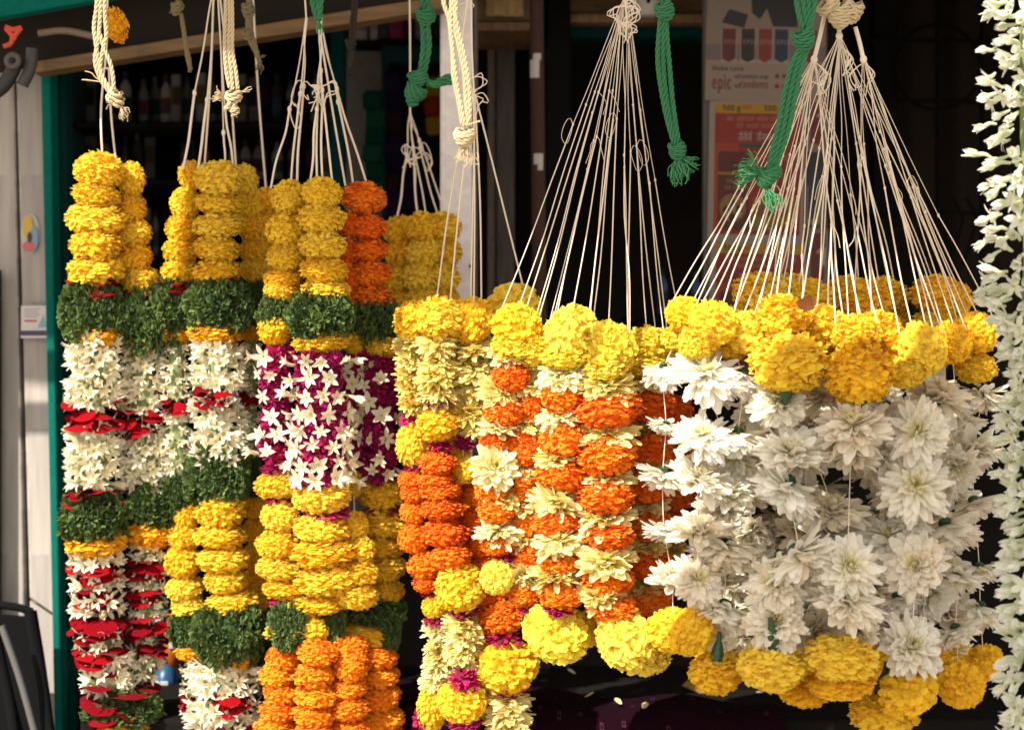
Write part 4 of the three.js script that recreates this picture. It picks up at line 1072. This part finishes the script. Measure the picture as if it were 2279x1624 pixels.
garland({ ...six(1814, 132), label: 'white chrysanthemum garland under the left one of the two biggest yellow marigolds', d: 2.27, top: [-20, 6, 28], text: `
Y 1741 704 116 82 -14
Yv 1755 804 164 116
Wf 1733 894 120 90 -22
Wf 1764 1010 140 90 6
Wd 1752 1080 160 76 8
Wd 1774 1232 140 80 8
WF 1726 1300 140 100
WF 1728 1384 132 100 6
Yc 1718 1482 148 84 8` });
garland({ ...six(1868, 78), label: 'white chrysanthemum garland right of the two sunlit heads, starting under a wide yellow ring', d: 2.33, top: [-24, -4, 18, 30], text: `
Y 1830 734 118 96
Y 1866 776 96 70 -8
Wf 1830 884 116 86
Wf 1800 950 90 70 -16
Wf 1853 1138 144 90
Wf 1846 1190 120 80 -24
Wd 1846 1240 100 60 -16
Wa 1822 1404 124 76 10
Y 1790 1532 118 62
` });
garland({ ...six(1868, 80), label: 'central white garland with the right one of the two biggest yellow marigolds on top', d: 2.26, top: [-14, 4, 22], text: `
Y 1906 745 112 80 -20
Yv 1912 832 148 108
Wf 1898 952 144 100 4
Wf 1894 1010 120 80 -26
WF 1887 1264 144 100 6
Wf 1889 1336 152 90 12
Wa 1910 1406 86 66
Y 1872 1464 152 88 10
Y 1874 1516 142 64 -10` });
garland({ ...six(1872, 80), label: 'white chrysanthemum garland behind the centre right, ending in a crumpled yellow marigold', d: 2.33, top: [-20, -2, 16], text: `
Y 1952 738 108 86
Y 1990 770 106 76 8
Wd 1976 905 90 60 -26
Wf 1992 1015 112 80
Wa 1990 1100 100 70 -20
Wf 1976 1198 124 90
Wd 1996 1330 100 76 4
Wd 1980 1395 100 70 -16
Yc 1966 1586 148 84 4` });
garland({ ...six(1922, 130), label: 'white chrysanthemum garland with three large flowers facing out, right of the centre', d: 2.29, top: [-26, -8, 8], text: `
Yf 2052 778 116 108 4
Y 2014 826 98 62
WF 2044 962 148 100 6
WF 2036 1084 142 100 6
Wd 2030 1160 90 60 -30
WF 2038 1258 134 100 6
WF 2028 1440 156 110 10
Yf 2022 1536 128 84` });
garland({ ...six(1922, 130), label: 'white chrysanthemum garland in shade, second from the jasmine rope', d: 2.35, top: [-24, -6, 10], text: `
Yf 2116 762 96 88
Y 2080 790 80 60 -20
Wu 2088 882 136 74
Wa 2132 1036 104 76
Wd 2106 1170 130 84
Wd 2130 1278 110 76
Wd 2128 1400 104 76
Yf 2136 1522 112 100` });
garland({ ...six(1924, 132), label: 'last white chrysanthemum garland, dim and nearest the jasmine rope', d: 2.39, top: [-28, -10], text: `
Yfv 2170 742 104 86
Y 2172 818 88 60
Wd 2186 876 112 70
Wd 2166 995 128 70
Wd 2168 1116 114 76
Wd 2180 1262 98 76
Wd 2182 1352 104 74
Yf 2190 1476 88 80` });
// rear garlands of the same bunch, seen in the gaps
[[1600, 1690, 2.47, 'far left of the rear row'], [1668, 1710, 2.46, 'second in the rear row'], [1722, 1760, 2.5, 'third in the rear row'], [1788, 1800, 2.44, 'left of the middle of the rear row'], [1850, 1888, 2.5, 'in the middle of the rear row'], [1940, 1930, 2.46, 'right of the middle of the rear row'], [1985, 1968, 2.52, 'third from the right of the rear row'], [2062, 2081, 2.48, 'second from the right of the rear row'], [2120, 2110, 2.53, 'last at the right of the rear row']].forEach(([x, xt, d, where], i) => {
  const y0 = 862 + (i * 37) % 60, rows = [`Y ${xt} ${650 + (i * 13) % 22} 106 76`, `Y ${(x + xt) / 2} ${715 + (i * 7) % 20} 90 62`];
  for (let k = 0; k < 7; k++) rows.push(`W${'fadfua'[(i + k * 2) % 6]} ${x + ((i * 29 + k * 17) % 30) - 15} ${y0 + k * 86 + ((i + k) * 11) % 24} ${104 + ((i * 5 + k * 13) % 22)} 80`);
  rows.push(`Y ${x} 1465 96 70`);
  garland({ ...six(i < 3 ? 1812 : i < 6 ? 1868 : 1922, i < 3 ? 130 : i < 6 ? 80 : 130, 2.42), label: `white chrysanthemum garland behind the front ones, ${where}`, d, fan: 2, text: rows.join('\n') });
});

// jasmine rope at the right edge
{
  const t = thing('jasmine_rope', 'thick rope of white jasmine buds and blooms at the right edge of the stall', 'garland', at(2285, 0, 2.2)), o0 = t.position;
  const axis = (v) => [v < 300 ? 2282 : v < 760 ? 2284 - 6 * Math.sin(v / 120) : 2306 + 6 * Math.sin(v / 90), v < 260 ? 92 : v < 700 ? 104 : 84];
  for (let v = -70; v < 1720; v += 31) {
    const [u, R] = axis(v), n = v < 640 ? 5 : 6;
    for (let k = 0; k < n; k++) {
      const a = -2.15 + 3.1 * (k + rr(0.1, 0.9)) / n, dir = V(Math.sin(a), rr(-0.75, 0.3), Math.cos(a)).normalize(), s = m(v < 640 ? rr(52, 74) : rr(56, 80), 2.2), kind = v < 640 ? rnd() * 0.85 : rnd();
      const tip = at(u, v + rr(-14, 14), 2.2).sub(o0).add(V(Math.sin(a), 0, Math.cos(a)).multiplyScalar(m(R * (v < 640 ? rr(0.55, 1.16) : rr(0.72, 1.08)), 2.2)));
      const o = part(kind < 0.2 ? 'bud' : 'bloom', kind < 0.2 ? pick(G.bud) : kind < 0.72 ? pick(G.bell) : pick(G.star), M.jasmine[0], t, tip.addScaledVector(dir, -s * 0.8));
      orient(o, dir, rr(0, 6.28)); o.scale.set(s * 1.05, s, s * 1.05);
    }
  }
  part('stem_bundle', tube(many(12, (k) => { const v = -100 + k * 165; return at(axis(v)[0], v, 2.2).sub(o0); }), m(12, 2.2), 40, 8), M.calyxPlain, t);
}

// ---------------------------------------------------------------- ropes
const V3 = (p, d) => at(p[0], p[1], p[2] ?? d);
function twisted(pts, rad, strands = 3, pitch = 7) {           // laid rope along a curve
  const c = new THREE.CatmullRomCurve3(pts, false, 'centripetal'), len = c.getLength(), n = Math.max(8, Math.round(len / (rad * 1.1))), fr = c.computeFrenetFrames(n, false), out = [];
  for (let s = 0; s < strands; s++) {
    const q = [];
    for (let k = 0; k <= n; k++) { const a = k / n * len / (rad * pitch) * 6.2832 + s * 6.2832 / strands, p = c.getPointAt(k / n); q.push(p.addScaledVector(fr.normals[k], Math.cos(a) * rad * 0.52).addScaledVector(fr.binormals[k], Math.sin(a) * rad * 0.52)); }
    out.push(new THREE.TubeGeometry(new THREE.CatmullRomCurve3(q), n, rad * 0.5, 6, false));
  }
  return mergeGeometries(out);
}
function knot(c, rx, ry, rad, wraps, tilt) {                   // rope wound round itself
  const e = new THREE.Euler(0.2, 0, tilt), pts = many(wraps * 9 + 1, (k) => { const f = k / (wraps * 9), a = f * wraps * 6.2832, y = (f - 0.5) * 2, b = Math.sqrt(1 - y * y * 0.55) * rr(0.85, 1.1); return V(Math.cos(a) * rx * b, y * ry + Math.sin(a * 2 + 1) * ry * 0.22, Math.sin(a) * rx * b).applyEuler(e).add(c); });
  return twisted(pts, rad);
}
function fray(c, dir, n, len, rad, spread) {
  return mergeGeometries(many(n, () => { const d = dir.clone().add(V(rr(-spread, spread), rr(-spread, spread), rr(-spread, spread))).normalize(), l = len * rr(0.5, 1.1), w = V(rr(-1, 1), rr(-1, 1), rr(-1, 1)).multiplyScalar(l * 0.3); return tube([c, c.clone().addScaledVector(d, l * 0.4).addScaledVector(w, 0.3), c.clone().addScaledVector(d, l * 0.75).add(w), c.clone().addScaledVector(d, l).addScaledVector(w, 0.6)], rad, 8, 4); }));
}
function rope({ label, d, mat, fmat = mat, rad, lines, knots = [], frays = [] }) {
  const t = thing('hanging_rope', label, 'rope', V3(lines[0][0], d)), o = t.position, R = (p) => V3(p, d).sub(o);
  for (const l of lines) part('strand', twisted(l.map(R), m(rad, d)), mat, t);
  for (const [p, rx, ry, wraps, tilt, k = 1] of knots) part('knot', knot(R(p), m(rx, d), m(ry, d), m(rad * k, d), wraps, tilt), mat, t);
  for (const [p, dir, n, len, spread, fr = 0.9] of frays) part('frayed_end', fray(R(p), V(...dir), n, m(len, d), m(fr, d), spread), fmat, t);
  return t;
}
rope({ label: 'cream twisted rope with a small knot above the far left garland', d: 2.36, mat: M.jute, rad: 5.2, lines: [
  [[213, -60], [214, 10], [208, 60], [214, 110], [222, 160], [240, 195], [250, 214]], [[221, -60], [222, 20], [217, 90], [210, 135], [222, 175], [246, 210]], [[231, -60], [232, 30], [235, 80], [228, 110], [222, 150], [232, 180], [250, 205]], [[219, 70], [232, 112], [244, 140], [250, 170], [252, 205]]],
  knots: [[[253, 214], 14, 14, 3, -0.6, 0.9], [[262, 226], 11, 10, 2, -0.5, 0.9]], frays: [[[266, 234], [0.5, -1, 0.1], 26, 34, 0.3], [[226, 182], [-1, 0.25, 0.2], 3, 46, 0.2, 1.4]] });
rope({ label: 'cream twisted rope with a curly frayed knot above the second bunch', d: 2.38, mat: M.jute, rad: 5, lines: [
  [[500, -60], [501, 30], [499, 110], [503, 160], [510, 195]], [[506, -60], [510, 40], [508, 100], [514, 160], [517, 200]], [[514, -60], [516, 60], [516, 110], [524, 160], [528, 198]]],
  knots: [[[519, 215], 16, 13, 3, 0.2, 0.95], [[512, 232], 13, 11, 2, 1.2, 0.95], [[522, 246], 9, 8, 2, 0.5, 0.8]], frays: [[[496, 216], [-1, 0.2, 0.2], 26, 26, 0.7], [[538, 204], [0.8, 0.5, 0.2], 6, 22, 0.6], [[518, 250], [0.1, -1, 0.3], 8, 16, 0.5]] });
rope({ label: 'cream twisted rope in front of the white post, wound knot with a pale tuft', d: 2.2, mat: M.jute, rad: 5.6, lines: [
  [[980, -60], [988, 10], [998, 40], [1006, 100], [1009, 170], [1020, 225], [1028, 275]], [[1004, -60], [1004, 10], [1002, 60], [1010, 140], [1018, 200], [1026, 240], [1034, 280]], [[1012, -60], [1014, 10], [1012, 60], [1022, 110], [1032, 160], [1036, 220], [1042, 280]], [[1006, 0], [1020, 70], [1034, 130], [1044, 205], [1044, 270]]],
  knots: [[[1034, 302], 21, 14, 4, 0.05, 0.95], [[1034, 314], 17, 9, 3, 0.1, 0.8]], frays: [[[1036, 324], [-0.3, -1, 0.2], 34, 42, 0.45], [[1046, 276], [1, 0.25, 0.1], 1, 40, 0.05, 2], [[1040, 326], [0.6, -1, 0.1], 4, 44, 0.4]] });
rope({ label: 'short green rope end tied to the strings of the third bunch', d: 2.62, mat: M.green, fmat: M.greenFray, rad: 7, lines: [[[688, -60], [694, 0], [700, 26], [706, 44]], [[700, -60], [706, 0], [708, 24], [708, 46]], [[712, -60], [714, -10], [712, 20], [710, 44]]], frays: [[[708, 42], [0.1, -1, 0], 16, 34, 0.18, 1.3]] });
rope({ label: 'green rope with an upper and a double lower knot above the dim yellow marigolds', d: 2.7, mat: M.green, fmat: M.greenFray, rad: 7.5, lines: [
  [[938, -60], [940, 0], [946, 30]], [[948, -60], [950, 0], [950, 30]], [[940, 50], [942, 100], [938, 140], [934, 165]], [[950, 52], [954, 100], [948, 140], [940, 168]], [[948, 178], [962, 186], [980, 178], [1002, 168]], [[948, 184], [966, 190], [986, 184], [1006, 182]]],
  knots: [[[948, 34], 17, 16, 4, 0.3], [[930, 172], 18, 14, 4, 0.5], [[924, 204], 20, 16, 4, -0.6], [[918, 224], 9, 9, 2, 0.4]] });
rope({ label: 'green rope of several strands hanging over the middle strings, ending in a fuzzy tuft', d: 2.44, mat: M.green, fmat: M.greenFray, rad: 6.5, lines: [
  [[1468, -60], [1474, 0], [1468, 60], [1464, 130], [1472, 200], [1486, 270], [1502, 325]], [[1478, -60], [1478, 10], [1476, 70], [1476, 140], [1482, 210], [1494, 280], [1508, 325]], [[1486, -60], [1482, 10], [1484, 80], [1490, 150], [1496, 220], [1504, 280], [1512, 325]]],
  knots: [[[1480, 22], 18, 18, 4, 0.5], [[1508, 334], 16, 15, 4, 0.3]], frays: [[[1508, 344], [0.15, -1, 0.1], 60, 60, 0.4, 1.3], [[1514, 352], [0.8, -0.5, 0.2], 24, 40, 0.6, 1]] });
rope({ label: 'bright green rope slanting across the posters with a frayed knot at its foot', d: 2.3, mat: M.green, fmat: M.greenFray, rad: 7, lines: [
  [[1768, -60], [1774, 10], [1784, 50], [1792, 74]], [[1784, -60], [1788, 10], [1794, 50], [1796, 74]], [[1800, -60], [1800, 10], [1800, 50], [1800, 74]], [[1816, -60], [1812, 10], [1806, 50], [1804, 74]],
  [[1786, 100], [1764, 140], [1746, 210], [1730, 290], [1716, 350], [1708, 384]], [[1792, 102], [1776, 140], [1758, 210], [1742, 290], [1724, 350], [1712, 384]], [[1800, 100], [1786, 140], [1770, 210], [1754, 290], [1734, 350], [1718, 384]]],
  knots: [[[1789, 86], 22, 20, 4, 0.5], [[1712, 388], 23, 14, 4, 0.2], [[1702, 402], 14, 12, 3, -0.6]], frays: [[[1694, 388], [-1, 0.1, 0.1], 80, 56, 0.42, 1.1], [[1704, 410], [0.35, -1, 0.1], 50, 60, 0.2, 1.1], [[1690, 380], [-0.7, 0.8, 0], 6, 60, 0.4, 1]] });
{ // big jute knot that carries the white bunch, with the three string ties under it
  const t = rope({ label: 'large shiny knot of old jute rope over the white chrysanthemum bunch', d: 2.32, mat: M.jute, rad: 6.5, lines: [[[1820, -60], [1830, -20], [1850, 10]], [[1880, -60], [1884, -20], [1880, 10]]], knots: [[[1846, 8], 28, 14, 4, 1.1], [[1872, 30], 27, 22, 5, 0.3], [[1898, 26], 18, 22, 4, -0.3], [[1870, 48], 14, 10, 3, 0.9]] });
  const R = (p) => at(...p, 2.34).sub(t.position), g = [];
  for (const [a, b] of [[[1836, 30], [1812, 132]], [[1866, 56], [1868, 80]], [[1904, 60], [1922, 132]]]) g.push(tube([R(a), R([(a[0] + b[0]) / 2 + 1, (a[1] + b[1]) / 2]), R(b)], m(5, 2.34), 6, 7), new THREE.SphereGeometry(m(8, 2.34), 10, 8).scale(1, 1.2, 1).translate(...R(b).toArray()));
  for (let k = 0; k < 14; k++) { const [x, y] = [[1812, 138], [1866, 100], [1922, 140]][k % 3], w = rr(-1, 1) > 0 ? 1 : -1, s = rr(0.6, 1.5); g.push(tube([R([x, y]), R([x + w * 12 * s, y + 8 * s]), R([x + w * 26 * s, y + 26 * s]), R([x + w * 14 * s, y + 48 * s]), R([x + w * rr(-6, 30), y + rr(30, 80)])], m(1.2, 2.34), 14, 4)); }
  part('string_tie', mergeGeometries(g), M.string, t);
}
{ // string ties over the other bunches
  const tie = (label, d, lines, curls) => { const t = thing('string_tie', label, 'string', at(lines[0][0][0], lines[0][0][1], d)), R = (p) => at(...p, d).sub(t.position);
    for (const l of lines) part('string', tube(l.map(R), m(2.2, d), 10, 5), M.string, t);
    for (const [x, y, n, s] of curls) { const g = []; for (let k = 0; k < n; k++) { const w = rr(-1, 1) > 0 ? 1 : -1; g.push(tube([R([x, y]), R([x + w * rr(8, 26) * s, y + rr(-16, 10) * s]), R([x + w * rr(16, 44) * s, y + rr(0, 26) * s]), R([x + w * rr(2, 24) * s, y + rr(14, 44) * s]), R([x + w * rr(-6, 16) * s, y + rr(24, 66) * s])], m(1.3, d), 14, 4)); }
    part('string_end', mergeGeometries(g), M.string, t); } };
  tie('tangle of thin string ends where the strings of the orange balls meet', 2.49, [[[1386, -70], [1390, -10]], [[1400, -70], [1394, -10]], [[1390, -10], [1394, 40], [1392, 90]]], [[1390, 14, 12, 1], [1396, 60, 5, 0.6]]);
  tie('double thread rising from the strings of the fourth bunch past the white post', 2.6, [[[1046, -70], [1048, 0], [1050, 120], [1055, 215]], [[1040, 0], [1028, 90], [1022, 160]]], [[1054, 172, 4, 0.7], [1056, 212, 4, 0.7], [1032, 8, 2, 0.6]]);
  tie('thin threads tied over the third bunch below the short green rope', 2.64, [[[674, -70], [679, 10], [681, 42]], [[714, -70], [715, 10], [714, 66]], [[681, 42], [676, 100]]], [[690, 190, 4, 0.8], [722, 190, 4, 1]]);
  tie('thin thread rising to the left of the green double knot', 2.86, [[[910, -70], [912, 100], [912, 252]]], [[914, 330, 3, 0.7], [935, 350, 3, 0.9]]);
  tie('thin thread behind the rope knot over the far left garland', 2.75, [[[236, -70], [238, 60], [232, 152]], [[232, 152], [240, 152]]], [[236, 228, 1, 0.3]]);
}
rope({ label: 'dark old rope end with a grey knot hanging from the fascia', d: 2.8, mat: M.dull, rad: 5, lines: [[[388, -60], [392, -10], [398, 20]], [[402, 30], [406, 60], [412, 100], [420, 130], [422, 160]], [[404, 40], [412, 90], [416, 130], [424, 156]]], knots: [[[394, 14], 11, 10, 3, 0.4], [[392, 24], 8, 8, 2, 0.2]], frays: [[[388, 24], [-1, -0.1, 0], 10, 16, 0.6]] });
rope({ label: 'dark dangling rope end between the second rope and the green rope', d: 2.8, mat: M.dull, rad: 6, lines: [[[548, -60], [552, 0], [550, 50], [556, 90], [570, 120], [578, 140]], [[556, -60], [556, 10], [556, 60], [566, 100], [574, 130]]], knots: [[[552, 22], 10, 14, 3, 0.2], [[552, 76], 9, 9, 2, 0.3]], frays: [[[576, 136], [0.1, -1, 0], 14, 26, 0.5], [[578, 128], [0.8, 0.2, 0], 6, 14, 0.5]] });
rope({ label: 'thin blackened rope tail in front of the cupboard door', d: 2.85, mat: std(0.04, 0.032, 0.025, 0.95), rad: 5, lines: [[[780, -60], [786, 0], [782, 50], [780, 90], [784, 130], [776, 150]], [[792, -60], [792, 10], [788, 60], [782, 110], [778, 150]]], knots: [[[780, 98], 9, 10, 3, 0.2]], frays: [[[776, 150], [0, -1, 0], 14, 32, 0.25]] });
{ const t = thing('single_marigold', 'single golden marigold head dangling beside the cream rope at the upper left', 'marigold', at(258, 56, 2.55)); const o = part('petals', G.coarse[1], M.gold[1], t); o.scale.set(m(44, 2.55), m(28, 2.55), m(44, 2.55)); o.rotation.set(0.2, 0.3, -1.35);
  const c = part('calyx', G.cup, M.cup, t, V(-0.014, 0.003, 0)); c.scale.setScalar(0.012); c.rotation.z = 1.4; part('string', tube([V(-0.012, 0.008, 0), V(-0.01, 0.06, 0), V(-0.004, 0.09, 0)], 0.0009, 6, 5), M.string, t); }
single('dry_leaf', 'small dry brown leaf caught on the yellow marigold ring', 'leaf', (() => { const b = new Petals(); b.add(V(0, 0, 0), V(0.5, 1, 0.3).normalize(), V(1, -0.4, 0.2).normalize(), 0.024, 0.011, { nw: 4, nl: 5, prof: (t) => Math.sin(0.25 + t * 2.7), bend: 0.8, cup: 0.5, ruf: 0.2 }); return b.build(); })(), petalMat(0.36, 0.13, 0.05, 0.15), at(1787, 690, 2.22));
{ const t = thing('hanging_rail', 'bamboo rail above the stall that the ropes hang from', 'rail', V(0, 2.06, -2.6)); part('pole', new THREE.CylinderGeometry(0.016, 0.018, 2.6, 12).rotateZ(Math.PI / 2), S.tan, t); for (let k = -3; k <= 3; k++) part('node', new THREE.TorusGeometry(0.018, 0.003, 6, 14).rotateY(Math.PI / 2), S.tan, t, V(k * 0.38, 0, 0)); }


scene.traverse((o) => { if (o.isMesh) o.castShadow = o.receiveShadow = true; });
renderer.render(scene, camera);
